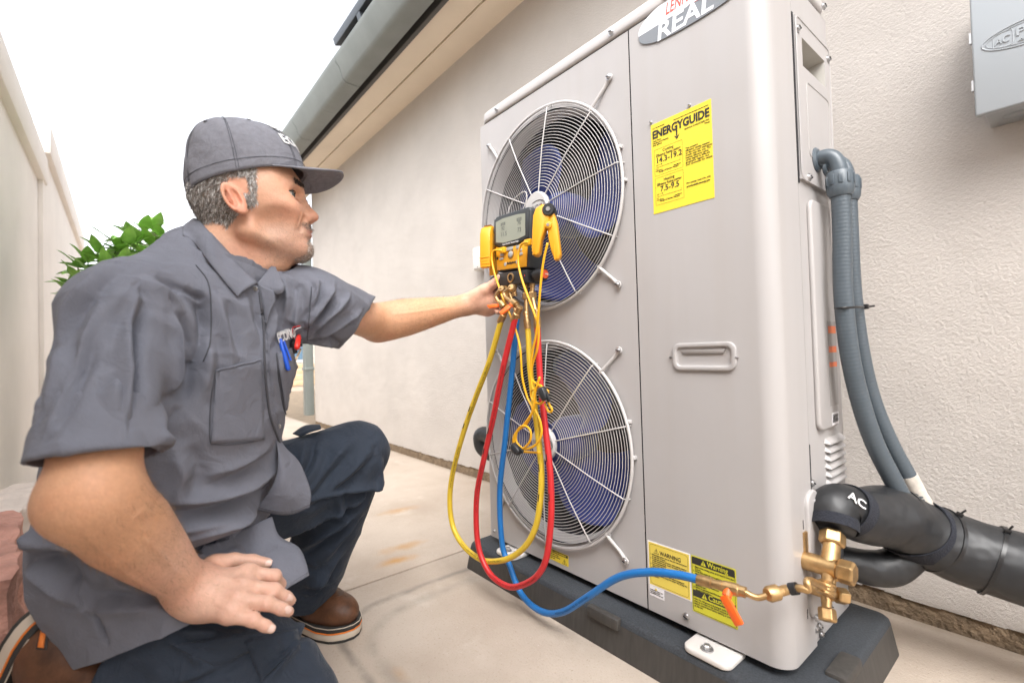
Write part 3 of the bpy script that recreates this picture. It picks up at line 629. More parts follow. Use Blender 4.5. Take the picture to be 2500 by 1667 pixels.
# ---- pad
PADT = mat('pad_top', (.035, .04, .047), .75, var=.35, vscale=260, bump=.5, bscale=400, bdist=.002)
pad = thing('equipment_pad', 'dark grey moulded plastic pad under the heat pump', 'pad', (-.78, 1.07, 0))
PADS = mat('pad_side', (.050, .046, .042), .6, var=.22, vscale=18)
n, l, b = nodes(PADS)
for q in n:
    if q.type == 'TEX_NOISE':
        mp = n.new('ShaderNodeMapping'); mp.inputs['Scale'].default_value = (6, 6, .15); tcn = n.new('ShaderNodeTexCoord'); l.new(tcn.outputs['Object'], mp.inputs[0]); l.new(mp.outputs[0], q.inputs['Vector'])
px0, px1, py0, py1 = -1.268, -.292, .845, 1.292
def pad_loop(ins, z): return [(x, y, z) for x, y in rrect(px0+ins, py0+ins, px1-ins, py1-ins, .022, 5)]
n_ = len(pad_loop(0, 0)); L_ = [pad_loop(-.012, 0), pad_loop(-.002, .066)]
MB().add(L_[0]+L_[1], [(k, (k+1) % n_, n_+(k+1) % n_, n_+k) for k in range(n_)]+[tuple(range(n_-1, -1, -1))]).build('pad_skirt', PADS, pad, smooth=40)
L_ = [pad_loop(-.0022, .0655), pad_loop(.0, .0735), pad_loop(.004, .078), pad_loop(.010, .080)]
MB().add(sum(L_, []), [(a*n_+k, a*n_+(k+1) % n_, (a+1)*n_+(k+1) % n_, (a+1)*n_+k) for a in range(3) for k in range(n_)]+[tuple(3*n_+k for k in range(n_))]).build('pad_deck', PADT, pad, smooth=50)
for y in (1.015,): MB().obox((px1-.012, y, .076), (.018, 0, 0), (0, .045, 0), (0, 0, .012)).build('pad_notch', PADS, pad, bevel=.006)
m = MB().obox((-.72, py0-.004, .068), (.045, 0, 0), (0, .010, 0), (0, 0, .013)); m.build('pad_notch', PADS, pad, bevel=.006)
# ================================================================== THINGS ROUND THE UNIT
# ---- service valves (part of the heat pump) on the right side
def hexn(m, o, ax, r, L, ph=0.0, ch=.15):
    m.lathe([(r*.86, 0), (r, L*ch), (r, L*(1-ch)), (r*.86, L)], o, ax, 6, ph=ph); return m
big = MB(); vb = np.array([XR+.040, .974, .274])
big.tube([vb-EX*.055, vb+EX*.012], [.016, .0165], n=16); big.lathe([(.013, 0), (.013, .012), (.0135, .013)], vb+EX*.008, EX, 16)
big.tube([vb, vb+np.array([-.002, .022, .024]), vb+np.array([-.004, .034, .038])], [.0155, .0145, .014], n=16)
big.tube([vb, vb+np.array([.0, -.012, -.020]), vb+np.array([.0, -.022, -.034])], [.013, .009, .0085], n=14)
big.obox(vb+np.array([-.040, .012, .025]), (.004, 0, 0), (0, .014, 0), (0, 0, .026))
bvo = big.build('service_valve', BRASS, hp, bevel=0, smooth=45)
hexn(MB(), vb+EX*.014, EX, .0205, .026, .3).build('valve_cap', BRASS, bvo, smooth=None, bevel=.0012)
hexn(MB(), vb+np.array([-.003, .028, .030]), (-.1, .62, .70), .0215, .026, .2).build('flare_nut', BRASS, bvo, smooth=None, bevel=.0012)
sm_ = MB(); vs_ = np.array([XR+.030, .985, .222])
sm_.tube([vs_-EX*.04, vs_+EX*.012], [.011, .0115], n=14); sm_.tube([vs_, vs_+np.array([.004, -.012, -.016]), vs_+np.array([.006, -.020, -.030])], [.010, .008, .0078], n=12)
sm_.tube([vs_, vs_+np.array([.004, .012, .014]), vs_+np.array([.004, .022, .028])], [.010, .0088, .008], n=12); sm_.tube([vs_, vs_+np.array([.012, .018, -.006])], [.009, .008], n=12)
svo = sm_.build('liquid_valve', BRASS, hp, smooth=45)
hexn(MB(), vs_+np.array([.005, -.015, -.020]), (.2, -.5, -.85), .0145, .022, .1).build('valve_cap', BRASS, svo, smooth=None, bevel=.001)
hexn(MB(), vs_+np.array([.010, .014, -.005]), (.62, .75, -.2), .0145, .022, .4).build('valve_cap', BRASS, svo, smooth=None, bevel=.001)
hexn(MB(), vs_+np.array([.004, .016, .020]), (.05, .5, .85), .0135, .016, .0).build('flare_nut', BRASS, svo, smooth=None, bevel=.001)
MB().tube([vs_+np.array([.0045, .022, .032]), vs_+np.array([.006, .030, .046])], .0085, n=12).build('copper_stub', mat('copper', (.45, .16, .07), .35, metal=.9), svo, smooth=60)
MB().tube([vs_+np.array([.006, .030, .046]), vs_+np.array([.008, .040, .064]), vs_+np.array([.002, .062, .080])], [.0105, .0105, .0105], n=12).build('pipe_sleeve', BLACKP, svo, smooth=60)

# ---- black insulated line set
INS = mat('insulation_vinyl', (.018, .019, .021), .44, spec=.5, bump=.4, bscale=15, bdist=.028, detail=2)
CLOTH = mat('hook_fabric', (.016, .018, .026), .95, bump=.8, bscale=300, bdist=.003)
ls = thing('insulated_pipe', 'thick black vinyl wrapped refrigerant line strapped along the wall', 'pipe', (-.2, 1.25, .2))
def lumpy(path, rad, seed, amp=.06, n=36, sub=10):
    P = catmull(path, sub); Rr = np.interp(np.linspace(0, len(path)-1, len(P)), range(len(path)), rad)
    m = MB(); m.tube(P, Rr, n=n); V = np.array(m.v); rng = np.random.RandomState(seed); k = rng.normal(size=(14, 3))*np.array([30, 30, 30])*.8; ph = rng.uniform(0, 6.28, 14)
    for i, p in enumerate(P):
        ring = V[i*n:(i+1)*n]-p; d = sum(np.sin(V[i*n:(i+1)*n]@k[j]+ph[j]) for j in range(14))/14
        V[i*n:(i+1)*n] = p+ring*(1+amp*d*1.6)[:, None]
    m.v = [tuple(q) for q in V]; return m, P, Rr
end0 = vb+np.array([-.006, .050, .055])
path1 = [end0, end0+np.array([-.002, .030, .030]), (XR+.052, 1.11, .338), (XR+.085, 1.185, .325), (XR+.125, 1.24, .288), (XR+.175, 1.27, .262), (XR+.24, 1.285, .248), (XR+.33, 1.29, .242), (XR+.55, 1.29, .232), (XR+.9, 1.30, .22)]
mm, P1, R1 = lumpy(path1, [.036, .044, .052, .058, .062, .065, .066, .064, .060, .058], 3, .11, 40, 16)
mm.build('jacket', INS, ls, smooth=180)
path2 = [(XR-.01, 1.12, .235), (XR+.02, 1.15, .222), (XR+.05, 1.18, .212), (XR+.078, 1.205, .215), (XR+.105, 1.23, .24)]
mm, P2, R2 = lumpy(path2, [.030, .032, .034, .034, .030], 5, .12); mm.build('lower_jacket', INS, ls, smooth=180)
def band(P, Rr, i0, i1, k, mat_, name, w_=.006, par=ls):
    i = int(i0); Q = [P[i]+(P[i+1]-P[i])*0]; t = unit(P[i+1]-P[i]); u = unit(np.cross(t, EZ)); v = np.cross(u, t); r = Rr[i]*k
    tl = np.array(i1)
    pts = [P[i]+r*(math.cos(a)*u+math.sin(a)*v)+t*(tl[0]*math.cos(a)+tl[1]*math.sin(a)) for a in np.linspace(0, 2*math.pi, 40)[:-1]]
    m = MB(); n = len(pts); A = [p-t*w_/2 for p in pts]; B_ = [p+t*w_/2 for p in pts]; C_ = [P[i]+(p-P[i])*1.03+t*w_/2 for p in pts]; D_ = [P[i]+(p-P[i])*1.03-t*w_/2 for p in pts]
    m.add(A+B_+C_+D_, [(a*n+j, a*n+(j+1) % n, ((a+1) % 4)*n+(j+1) % n, ((a+1) % 4)*n+j) for a in range(4) for j in range(n)])
    o = m.build(name, mat_, par, smooth=60)
    return o, pts, t
TIE = mat('cable_tie', (.014, .014, .015), .3)
for i0, tl, hd in ((48, (.0, .02), 10), (70, (.01, .0), 8), (91, (.0, .01), 8), (104, (-.008, .0), 8), (121, (.0, .012), 10)):
    o, pts, t = band(P1, R1, i0, tl, 1.015, TIE, 'cable_tie')
    q = pts[hd]; d = unit(q-P1[i0]); MB().obox(q+d*.004, t*.005, d*.004, np.cross(t, d)*.0035).build('tie_head', TIE, o, bevel=.001); MB().tube([q+d*.004, q+d*.018+t*.003], .0018, n=6).build('tie_tail', TIE, o)
for i0, tl, w_ in ((24, (.0, .01), .026), (60, (.025, .012), .034)):
    band(P1, R1, i0, tl, 1.02, CLOTH, 'hook_strap', w_)
band(P1, R1, 3, (0, 0), 1.04, CLOTH, 'end_cuff', .020)
WPR = mat('marker_white', (.7, .7, .7), .7)
qv = P1[8]; tt = unit(P1[20]-P1[9]); sidev = unit(np.cross(tt, EZ)); outv = unit(sidev*.72-EX*0+np.cross(sidev, tt)*.55)
if outv@FW > 0: outv = -outv
axv = unit(np.cross(outv, tt)); 
if axv@RT < 0: axv = -axv
text('AC', .026, P1[11]+outv*(R1[11]*1.12)-axv*.013, unit(axv+tt*.4), unit(np.cross(outv, unit(axv+tt*.4))), WPR, ls, name='marker_lettering', bold=.0004)
# far pipe elbow behind the left corner of the unit
fp = thing('pipe_elbow', 'short black wrapped pipe elbow poking out behind the left unit corner', 'pipe', (-1.25, 1.25, .5))
e0 = atY(1176, 1075, 1.22); mm, _, _ = lumpy([e0+np.array([.12, .0, .02]), e0+np.array([.03, 0, .03]), e0+np.array([-.005, .0, .015]), e0+np.array([.0, .01, -.035]), e0+np.array([.06, .03, -.06])], [.035]*5, 7, .06, 20, 8); mm.build('jacket', INS, fp, smooth=180)

# ---- two grey flexible conduits with elbows
CON = mat('conduit_grey', (.070, .088, .104), .38, var=.08, vscale=9); CONL = mat('conduit_fitting', (.080, .100, .118), .35)
def ribbed(P, r, pitch=.0075, depth=.00028, n=16):
    seg = np.r_[0, np.cumsum(np.linalg.norm(np.diff(P, axis=0), axis=1))]; L = seg[-1]; m_ = int(L/pitch*4); s = np.linspace(0, L, m_)
    Q = np.stack([np.interp(s, seg, P[:, k]) for k in range(3)], 1); rr = r+depth*np.where((np.arange(m_) % 4) == 0, -1.4, 0.0)
    return MB().tube(Q, rr, n=n)
def conduit(y0, dx, pts, lab, r):
    t = thing('flexible_conduit', lab, 'conduit', (XR+.03, y0, .95), 'grey conduits down the side of the heat pump')
    e = np.array([XR+.012+dx, y0, 1.050]); el = [e+np.array([-.014, 0, .004]), e+np.array([.010, 0, .006]), e+np.array([.024, .0, -.004]), e+np.array([.031, 0, -.024]), e+np.array([.032, 0, -.045])]
    MB().tube(catmull(el, 6), r*.86, n=18).build('elbow', CONL, t, smooth=60)
    MB().lathe([(r*1.5, -.006), (r*1.5, 0), (r*1.2, .004)], e+np.array([-.006, 0, .004]), EX, 20).build('locknut', CONL, t)
    top = el[-1]
    nut = MB().lathe([(r*1.25, .012), (r*1.38, .008), (r*1.42, -.020), (r*1.36, -.030), (r*1.12, -.038)], top, EZ, 24).build('gland_nut', CONL, t, smooth=40)
    for k in range(10): a = 2*math.pi*k/10; MB().obox(top+np.array([math.cos(a)*r*1.42, math.sin(a)*r*1.42, -.006]), (math.cos(a)*.0012, math.sin(a)*.0012, 0), (-math.sin(a)*.0035, math.cos(a)*.0035, 0), (0, 0, .010)).build('grip_rib', CONL, nut, bevel=.0008)
    P = catmull([top+np.array([0, 0, -.03])]+pts, 14)
    ribbed(P, r).build('conduit_hose', CON, t, smooth=60)
    return t
zoff = XR+.044
conduit(1.115, 0, [(zoff, 1.115, .90), (zoff-.002, 1.112, .78), (zoff+.002, 1.118, .66), (zoff+.012, 1.135, .56), (zoff+.028, 1.158, .47), (zoff+.052, 1.19, .385), (zoff+.070, 1.212, .325), (zoff+.085, 1.23, .27)], 'nearer grey ribbed conduit curving from unit side into black insulation', .0170)
conduit(1.165, 0, [(zoff, 1.165, .90), (zoff, 1.168, .78), (zoff+.006, 1.178, .66), (zoff+.018, 1.192, .56), (zoff+.040, 1.210, .47), (zoff+.068, 1.235, .385), (zoff+.085, 1.25, .325), (zoff+.10, 1.265, .27)], 'farther grey ribbed conduit with pale taped end, behind the nearer one', .0155)
tp = MB().tube([(zoff+.063, 1.230, .402), (zoff+.076, 1.243, .36), (zoff+.088, 1.253, .332)], .0162, n=16).build('paint_wrap', mat('tape_cream', (.55, .50, .44), .8, var=.2, vscale=60), [o for o in bpy.data.objects if o.name == 'flexible_conduit.001'][0], smooth=60)
zt = thing('conduit_tie', 'black cable tie holding the two grey conduits together', 'cable tie', (zoff, 1.14, .745))
ring = [(zoff+.0205*math.cos(a)-.001, 1.142+.050*math.sin(a), .745+.002*math.sin(a)) for a in np.linspace(0, 2*math.pi, 40)[:-1]]
MB().tube(ring, .0022, n=6, closed=True).build('strap', TIE, zt, smooth=60); MB().obox((zoff+.018, 1.178, .747), (.005, 0, 0), (0, .006, 0), (0, 0, .005)).build('tie_head', TIE, zt, bevel=.001); MB().tube([(zoff+.02, 1.18, .747), (zoff+.028, 1.195, .748)], .002, n=6).build('tie_tail', TIE, zt)

# ---- grey disconnect box on the wall
BOXM = mat('box_enamel', (.34, .365, .385), .28, spec=.5, coat=.2)
db = thing('disconnect_box', 'grey steel electrical box with embossed oval on the wall at right', 'electrical box', (.05, WY, 1.2))
bx0, bx1, bz0, bz1 = -.131, .16, 1.134, 1.42
MB().box((bx0+.012, 1.385, bz0+.004), (bx1-.01, WY-.001, bz1-.01)).build('box_body', BOXM, db, bevel=.003)
MB().box((bx0, 1.368, bz0), (bx1, 1.3845, bz1)).build('box_cover', BOXM, db, bevel=.004, seg=3)
def oval(rx, rz, r, nm): MB().tube([(-.035+rx*math.cos(a), 1.3675, 1.272+rz*math.sin(a)) for a in np.linspace(0, 2*math.pi, 64)[:-1]], r, n=8, closed=True).build(nm, BOXM, db, smooth=180)
oval(.081, .025, .0013, 'embossed_oval'); oval(.075, .0205, .0008, 'embossed_oval')
MB().tube([(x, 1.3678, z) for x, z in rrect(-.100, 1.257, -.072, 1.287, .005, 4)], .0009, n=6, closed=True).build('embossed_frame', BOXM, db, smooth=180)
text('AC', .020, (-.0975, 1.3675, 1.265), EX, EZ, BOXM, db, shear=.2, fit=.022, depth=.003, bold=.0003); text('PRO', .022, (-.069, 1.3675, 1.269), EX, EZ, BOXM, db, fit=.056, depth=.003, bold=.0003); text('.com', .010, (-.066, 1.3675, 1.257), EX, EZ, BOXM, db, depth=.003, bold=.0002)
MB().prism(rrect(-.005, bz0+.010, .075, bz0+.030, .009, 5), (0, 1.3665, 0), EX, EZ, (0, -.006, 0)).build('hasp_recess', BLACKP, db, bevel=.002)
MB().prism(rrect(.008, bz0+.014, .050, bz0+.026, .005, 5), (0, 1.360, 0), EX, EZ, (0, -.003, 0)).build('hasp', STEEL, db, bevel=.001)
for x, r in ((-.075, .022), (-.02, .020)):
    for q in (r, r*.66): MB().tube([(x+q*math.cos(a), 1.437+q*.9*math.sin(a), bz0+.0035) for a in np.linspace(0, 2*math.pi, 32)[:-1]], .0008, n=5, closed=True).build('knockout', BOXM, db)
for z in (1.19, 1.29): MB().box((bx0-.0035, 1.372, z), (bx0-.0003, 1.381, z+.022)).build('hinge_tab', mat('zinc', (.6, .6, .6), .35, metal=.8), db)

# ---- small white outlet box on the far wall
ob = thing('outlet_box', 'small white square box fixed to the wall beside the gauge', 'outlet box', (-1.99, WY, 1.16))
OBW = mat('outlet_white', (.76, .72, .68), .5)
o_ = MB().box((-2.045, 1.435, 1.108), (-1.92, WY-.001, 1.228)).build('box_body', OBW, ob, bevel=.005); MB().box((-2.040, 1.431, 1.114), (-1.925, 1.4348, 1.222)).build('cover', OBW, ob, bevel=.002)
for z in (1.12, 1.215): MB().lathe([(.003, 0), (.003, .001), (.0001, .0012)], (-2.0, 1.431, z), (0, -1, 0), 8).build('screw', DARK, ob)

# ---- digital manifold gauge
GB = np.array([-.9475, .79, .9475])
gt = R_(-2.0); gx = np.array([math.cos(gt), 0, math.sin(gt)]); gz = np.array([-math.sin(gt), 0, math.cos(gt)])
def G(u, v, o=0.0): return GB+gx*u+gz*v+np.array([0, -o, 0])
GREY = mat('gauge_charcoal', (.032, .036, .040), .5, bump=.2, bscale=700, bdist=.0006); GYEL = mat('gauge_yellow', (.72, .33, .012), .42, var=.04, vscale=25); LCD = mat('lcd', (.30, .32, .265), .18, spec=.6); KEY = mat('gauge_key', (.36, .36, .35), .5)
mg = thing('manifold_gauge', 'yellow and charcoal digital manifold gauge hung on the upper fan guard', 'gauge', tuple(GB))
def gprism(poly, o0, o1, nm, mt, par=mg, bev=0, seg=2):
    return MB().prism(poly, G(0, 0, o0), gx, gz, np.array([0, -(o1-o0), 0])).build(nm, mt, par, bevel=bev, seg=seg, smooth=40)
gprism([(-.0745, .090), (-.0660, -.057), (.0660, -.061), (.0735, .086), (.066, .0935), (-.066, .0945)], -.050, .0, 'case', GREY, bev=.006, seg=3)
gprism([(-.0705, .0865), (-.0705, .016), (-.03, .006), (.03, .006), (.0695, .014), (.0695, .0845)], .0, .006, 'bezel', GREY, bev=.003)
scr = gprism([(-.061, .077), (-.060, .022), (-.03, .0165), (.03, .0165), (.060, .021), (.060, .076), (.03, .080), (-.03, .081)], .006, .0064, 'screen', LCD)
LCI = mat('lcd_ink', (.11, .12, .11), .4)
for s, u, v, z in (('92', -.036, .050, .014), ('75', .030, .052, .014), ('11.5', -.040, .034, .016), ('73', .030, .034, .016)): text(s, z, G(u, v, .0068), gx, gz, LCI, scr, depth=.0002)
for u in (-.036, .030):
    for k in range(3): MB().obox(G(u+.007*k, .066, .0067), gx*.0022, gz*.004, EY*.0001).build('segment', LCI, scr)
text('Digital Manifold / Vacuum Gauge', .0062, G(-.032, .0095, .0068), gx, gz, WPR, mg, fit=.066, depth=.0003)
gprism([(-.0640, .011), (-.0600, -.0535), (.0595, -.0575), (.0655, .009), (.03, .002), (-.03, .002)], .0, .0045, 'keypad_plate', GYEL, bev=.002)
for u, v, a, b_ in ((-.030, -.004, .0085, .006), (-.003, -.003, .017, .006), (.030, -.0035, .0085, .006), (-.036, -.0145, .0095, .005), (-.038, -.0245, .010, .0045), (.0385, -.0125, .010, .005), (.0405, -.0225, .010, .0048)):
    gprism(rrect(u-a*.8, v-b_*.75, u+a*.8, v+b_*.75, .002, 3), .0045, .0065, 'key', KEY, bev=.0006)
MB().tube([G(.001+.0115*math.cos(a), -.018+.0115*math.sin(a), .005) for a in np.linspace(0, 6.2832, 32)[:-1]], .0006, n=6, closed=True).build('dial_line', GREY, mg)
MB().lathe([(.0085, 0), (.0085, .0025), (.006, .004), (.0001, .004)], G(.001, -.018, .0045), (0, -1, 0), 24).build('round_key', KEY, mg, smooth=50)
for u in (-.022, .027): MB().lathe([(.005, 0), (.005, .0015), (.0001, .002)], G(u, -.041, .0045), (0, -1, 0), 16).build('lamp_key', KEY, mg)
text('fieldpiece', .0095, G(.003, -.043, .0050), gx, gz, INK, mg, align='CENTER', bold=.0003, depth=.0004)
MB().lathe([(.0042, 0), (.0035, .001), (.0001, .0005)], G(-.056, -.021, .0046), (0, -1, 0), 14).build('jack', DARK, mg)
blk = gprism([(-.0625, -.061), (.0625, -.064), (.0625, -.098), (-.0580, -.0965)], -.046, .004, 'manifold_block', mat('block_black', (.02, .02, .022), .38), bev=.003)
MB().lathe([(.0125, 0), (.0125, .0025), (.0095, .0035), (.0085, -.001)], G(.0, -.079, .004), (0, -1, 0), 24, caps=False).build('sight_ring', BRASS, blk, smooth=50); MB().lathe([(.0088, .0002), (.0001, .0006)], G(.0, -.079, .004), (0, -1, 0), 20, caps=False).build('sight_glass', DARK, blk)
for u, mt in ((-.0525, mat('dot_blue', (.05, .25, .65), .4)), (.054, mat('dot_red', (.6, .04, .04), .4))): MB().lathe([(.0022, 0), (.0001, .0004)], G(u, -.079, .0042), (0, -1, 0), 12, caps=False).build('colour_dot', mt, blk)
for sgn, mt in ((1, mat('knob_orange', (.70, .10, .03), .45)), (-1, mat('knob_blue', (.03, .15, .5), .45))):
    k0 = G(.0625*sgn, -.079, -.018); kb = MB().lathe([(.010, 0), (.011, .010), (.0165, .012), (.0175, .030), (.0165, .040), (.013, .043)], k0, gx*sgn, 14).build('valve_knob', BLACKP, mg, smooth=30, bevel=.0008)
    MB().lathe([(.011, .0432), (.011, .0440), (.0001, .0446)], k0, gx*sgn, 20, caps=False).build('knob_disc', mt, kb)
    text('HIGH' if sgn > 0 else 'LOW', .006, k0+gx*sgn*.0448+np.array([0, .006, -.002]), np.array([0, 1 if sgn > 0 else -1, 0])*1.0, gz, WPR, kb, align='CENTER') if sgn > 0 else None
MB().tube(catmull([G(-.055, .095, -.03), G(-.050, .118, -.032), G(-.025, .142, -.034), G(.012, .150, -.036), G(.018, .125, -.036), G(.001, .098, -.033)], 8), .0016, n=8).build('hanging_hook', UNITW, mg, smooth=60)
# pipe clamps parked on both sides of the gauge (they lift off, so each is a thing)
def clamp(o, lab, flip):
    t = thing('pipe_clamp', lab, 'clamp', tuple(o), 'yellow pipe clamps parked on the gauge')
    x_ = unit(np.array([.82, .57, 0])*flip if flip > 0 else np.array([-.45, .89, 0])); y_ = np.cross(EZ, x_)
    def Cp(u, v, w_=0): return o+x_*u*.9+EZ*v*.95+y_*w_
    def leg(poly, w0, w1, nm, mt): return MB().prism(poly, Cp(0, 0, w0), x_*.9, EZ*.95, y_*(w1-w0)).build(nm, mt, t, bevel=.004, seg=2, smooth=45)
    L1 = [(-.022, .058), (-.004, .066), (.010, .062), (.014, .050), (.012, .020), (.002, .006), (-.010, -.020), (-.016, -.055), (-.024, -.061), (-.034, -.058), (-.036, -.040), (-.033, .010), (-.030, .040)]
    L2 = [(.010, .060), (.022, .052), (.032, .020), (.036, -.020), (.040, -.060), (.034, -.074), (.022, -.074), (.014, -.050), (.008, -.020), (.006, .010)]
    a = leg(L1, -.016, .016, 'front_jaw', GYEL); b_ = leg(L2, -.012, .012, 'rear_jaw', GYEL)
    for k in range(4): MB().obox(Cp(-.035+.0007*k, -.030-.0085*k, 0), x_*.0022, EZ*.0016, y_*.0145).build('grip_ridge', GYEL, a, bevel=.0006)
    for k in range(3): MB().obox(Cp(-.008+.006*k, .064-.001*k, 0), x_*.0015, EZ*.004, y_*.010).build('top_slot', mat('slot_brown', (.16, .07, .01), .7), a)
    MB().lathe([(.013, -.020), (.015, -.017), (.015, .017), (.013, .020)], Cp(.012, .050), y_, 20).build('pivot_wheel', BLACKP, t, smooth=40); MB().lathe([(.005, -.023), (.005, .023)], Cp(.012, .050), y_, 14).build('pivot_pin', STEEL, t)
    MB().lathe([(.0085, -.018), (.0085, .018)], Cp(.010, .012), y_, 16).build('hinge_boss', GYEL, t, bevel=.002); MB().lathe([(.0035, -.0205), (.0035, .0205)], Cp(.010, .012), y_, 12).build('hinge_pin', STEEL, t)
    MB().obox(Cp(.025, -.035, 0), x_*.010, EZ*.0015, y_*.010).build('jaw_web', GYEL, b_); MB().obox(Cp(.024, -.055, 0), x_*.0012, EZ*.018, y_*.0125).build('jaw_web', GYEL, b_)
    return t
clamp(np.array([-.806, .778, .957]), 'yellow pipe clamp hooked on the right edge of the gauge', 1)
clamp(np.array([-1.045, .790, .962]), 'yellow pipe clamp hooked on the left edge of the gauge', -1)
# yellow plugs
# brass ports under the manifold
ports = MB(); brs = thing('manifold_ports', 'brass ports and couplings under the gauge block', 'fitting', tuple(G(0, -.11)))
PO = {}
for nm, u, o in (('a', -.030, -.004), ('b', .004, -.004), ('c', .030, -.022), ('d', .054, -.022), ('e', -.045, -.022)):
    b0 = G(u, -.0965, o)
    q = MB().lathe([(.0075, 0), (.0075, -.010), (.006, -.011), (.006, -.022), (.0075, -.023), (.0075, -.030)], b0, gz, 16).build('port', BRASS, brs, smooth=40); PO[nm] = b0-gz*.030
hexn(MB(), PO['d']+gz*.008, -gz, .0115, .018).build('hex_nut', BRASS, brs, smooth=None); hexn(MB(), PO['c']+gz*.008, -gz, .0105, .018).build('hex_nut', BRASS, brs, smooth=None)
MB().tube([PO['e']+gz*.012, PO['e']+np.array([-.012, -.012, .002])], .006, n=12).build('side_port', BRASS, brs, smooth=60)
for u in (-.022, .018): MB().lathe([(.0085, 0), (.0095, .003), (.0095, .012), (.0075, .015)], G(u, -.112, .012), unit((.35, -.75, .35)), 20).build('knurled_nut', BRASS, brs, smooth=40)

# ---- hoses
def hose_mat(nm, c): return mat(nm, c, .38, spec=.5, var=.05, vscale=30, bump=.1, bscale=300, bdist=.0005)
HY, HR, HB, WYE = hose_mat('hose_yellow', (.68, .47, .035)), hose_mat('hose_red', (.52, .022, .025)), hose_mat('hose_blue', (.012, .145, .42)), hose_mat('lead_yellow', (.78, .40, .012))
VALVEO = mat('valve_orange', (.85, .13, .015), .4)
def hose(nm, lab, px, Ys, mt, r=.0078, ends=(1, 1), sub=8):
    P = np.array([atY(x, y, Y) for (x, y), Y in zip(px, Ys)]); t = thing(nm, lab, 'hose', tuple(P[0]))
    Q = catmull(P, sub); MB().tube(Q, r, n=12).build('hose_tube', mt, t, smooth=180)
    for e, (i, j) in zip(ends, ((0, 3), (-1, -4))):
        if e:
            d = unit(Q[i]-Q[j]); c = Q[i]
            MB().lathe([(r*1.12, -.026), (r*1.2, -.024), (r*1.2, .0), (r*.95, .001), (r*.95, .012), (r*1.1, .013), (r*1.1, .020), (r*.6, .021)], c, d, 16).build('ferrule', BRASS, t, smooth=35)
    return t, Q
yp = [(1230, 768), (1222, 788), (1195, 881), (1161, 970), (1132, 1054), (1106, 1151), (1098, 1222), (1106, 1285), (1132, 1332), (1170, 1363), (1203, 1370), (1245, 1361), (1283, 1332), (1308, 1285), (1319, 1222), (1322, 1159), (1315, 1075), (1304, 982), (1294, 898), (1290, 822), (1286, 780)]
yh, yQ = hose('yellow_hose', 'yellow charging hose hanging in a long loop below the gauge', yp, np.interp(range(21), [0, 8, 20], [.765, .765, .805]), HY)
rp_ = [(1262, 765), (1256, 784), (1228, 898), (1205, 1016), (1182, 1117), (1165, 1201), (1163, 1285), (1172, 1349), (1199, 1403), (1241, 1431), (1279, 1426), (1313, 1403), (1334, 1361), (1344, 1285), (1346, 1222), (1342, 1138), (1330, 1033), (1319, 927), (1313, 822), (1311, 775)]
rh, rQ = hose('red_hose', 'red charging hose hanging in a long loop to the pad', rp_, np.interp(range(20), [0, 8, 19], [.755, .760, .80]), HR)
bp_ = [(1263, 770), (1261, 788), (1247, 940), (1233, 1075), (1220, 1201), (1226, 1327), (1244, 1380), (1272, 1448), (1318, 1490), (1371, 1494), (1435, 1456), (1509, 1409), (1584, 1396), (1658, 1403), (1738, 1423)]
bh, bQ = hose('blue_hose', 'blue charging hose running from the gauge across to the brass valves', bp_, [.79, .79, .79, .79, .795, .80, .80, .80, .79, .785, .785, .79, .795, .80, .805], HB)
def elbow_valve(t, a, b_, c, d_):            # bent brass end with orange ball-valve lever between port a and hose end c
    P = catmull([a, b_, c], 6); MB().tube(P, .0052, n=12).build('bent_end', BRASS, t, smooth=60)
    k = c+(b_-c)*.25; dd = unit(c-b_); MB().lathe([(.009, -.010), (.0095, -.006), (.0095, .006), (.009, .010)], k, dd, 10).build('ball_valve', BRASS, t, smooth=30)
    l0 = k+d_*.010; l1 = k+d_*.042; s_ = unit(np.cross(dd, d_)); lev = MB().tube([k+d_*.002, l0], .0075, n=12).build('lever_hub', VALVEO, t, smooth=60)
    MB().obox((l0+l1)/2-np.array([0, .003, 0]), (l1-l0)/2, dd*.0075, unit(np.cross(d_, dd))*.003).build('lever', VALVEO, t, bevel=.0025)
elbow_valve(yh, G(-.016, -.106, .022), G(-.036, -.128, .026), yQ[0]+np.array([.003, 0, .018]), unit((-.85, -.3, -.05)))
elbow_valve(rh, G(.022, -.106, .022), G(.004, -.126, .030), rQ[0]+np.array([.004, 0, .018]), unit((-.5, -.5, -.55)))
MB().tube([yQ[-1], PO['c']], .0058, n=12).build('straight_end', BRASS, yh, smooth=60); MB().tube([rQ[-1], PO['d']], .0058, n=12).build('straight_end', BRASS, rh, smooth=60)
MB().tube([bQ[0], PO['a']+np.array([.004, .01, .01])], .0058, n=12).build('straight_end', BRASS, bh, smooth=60)
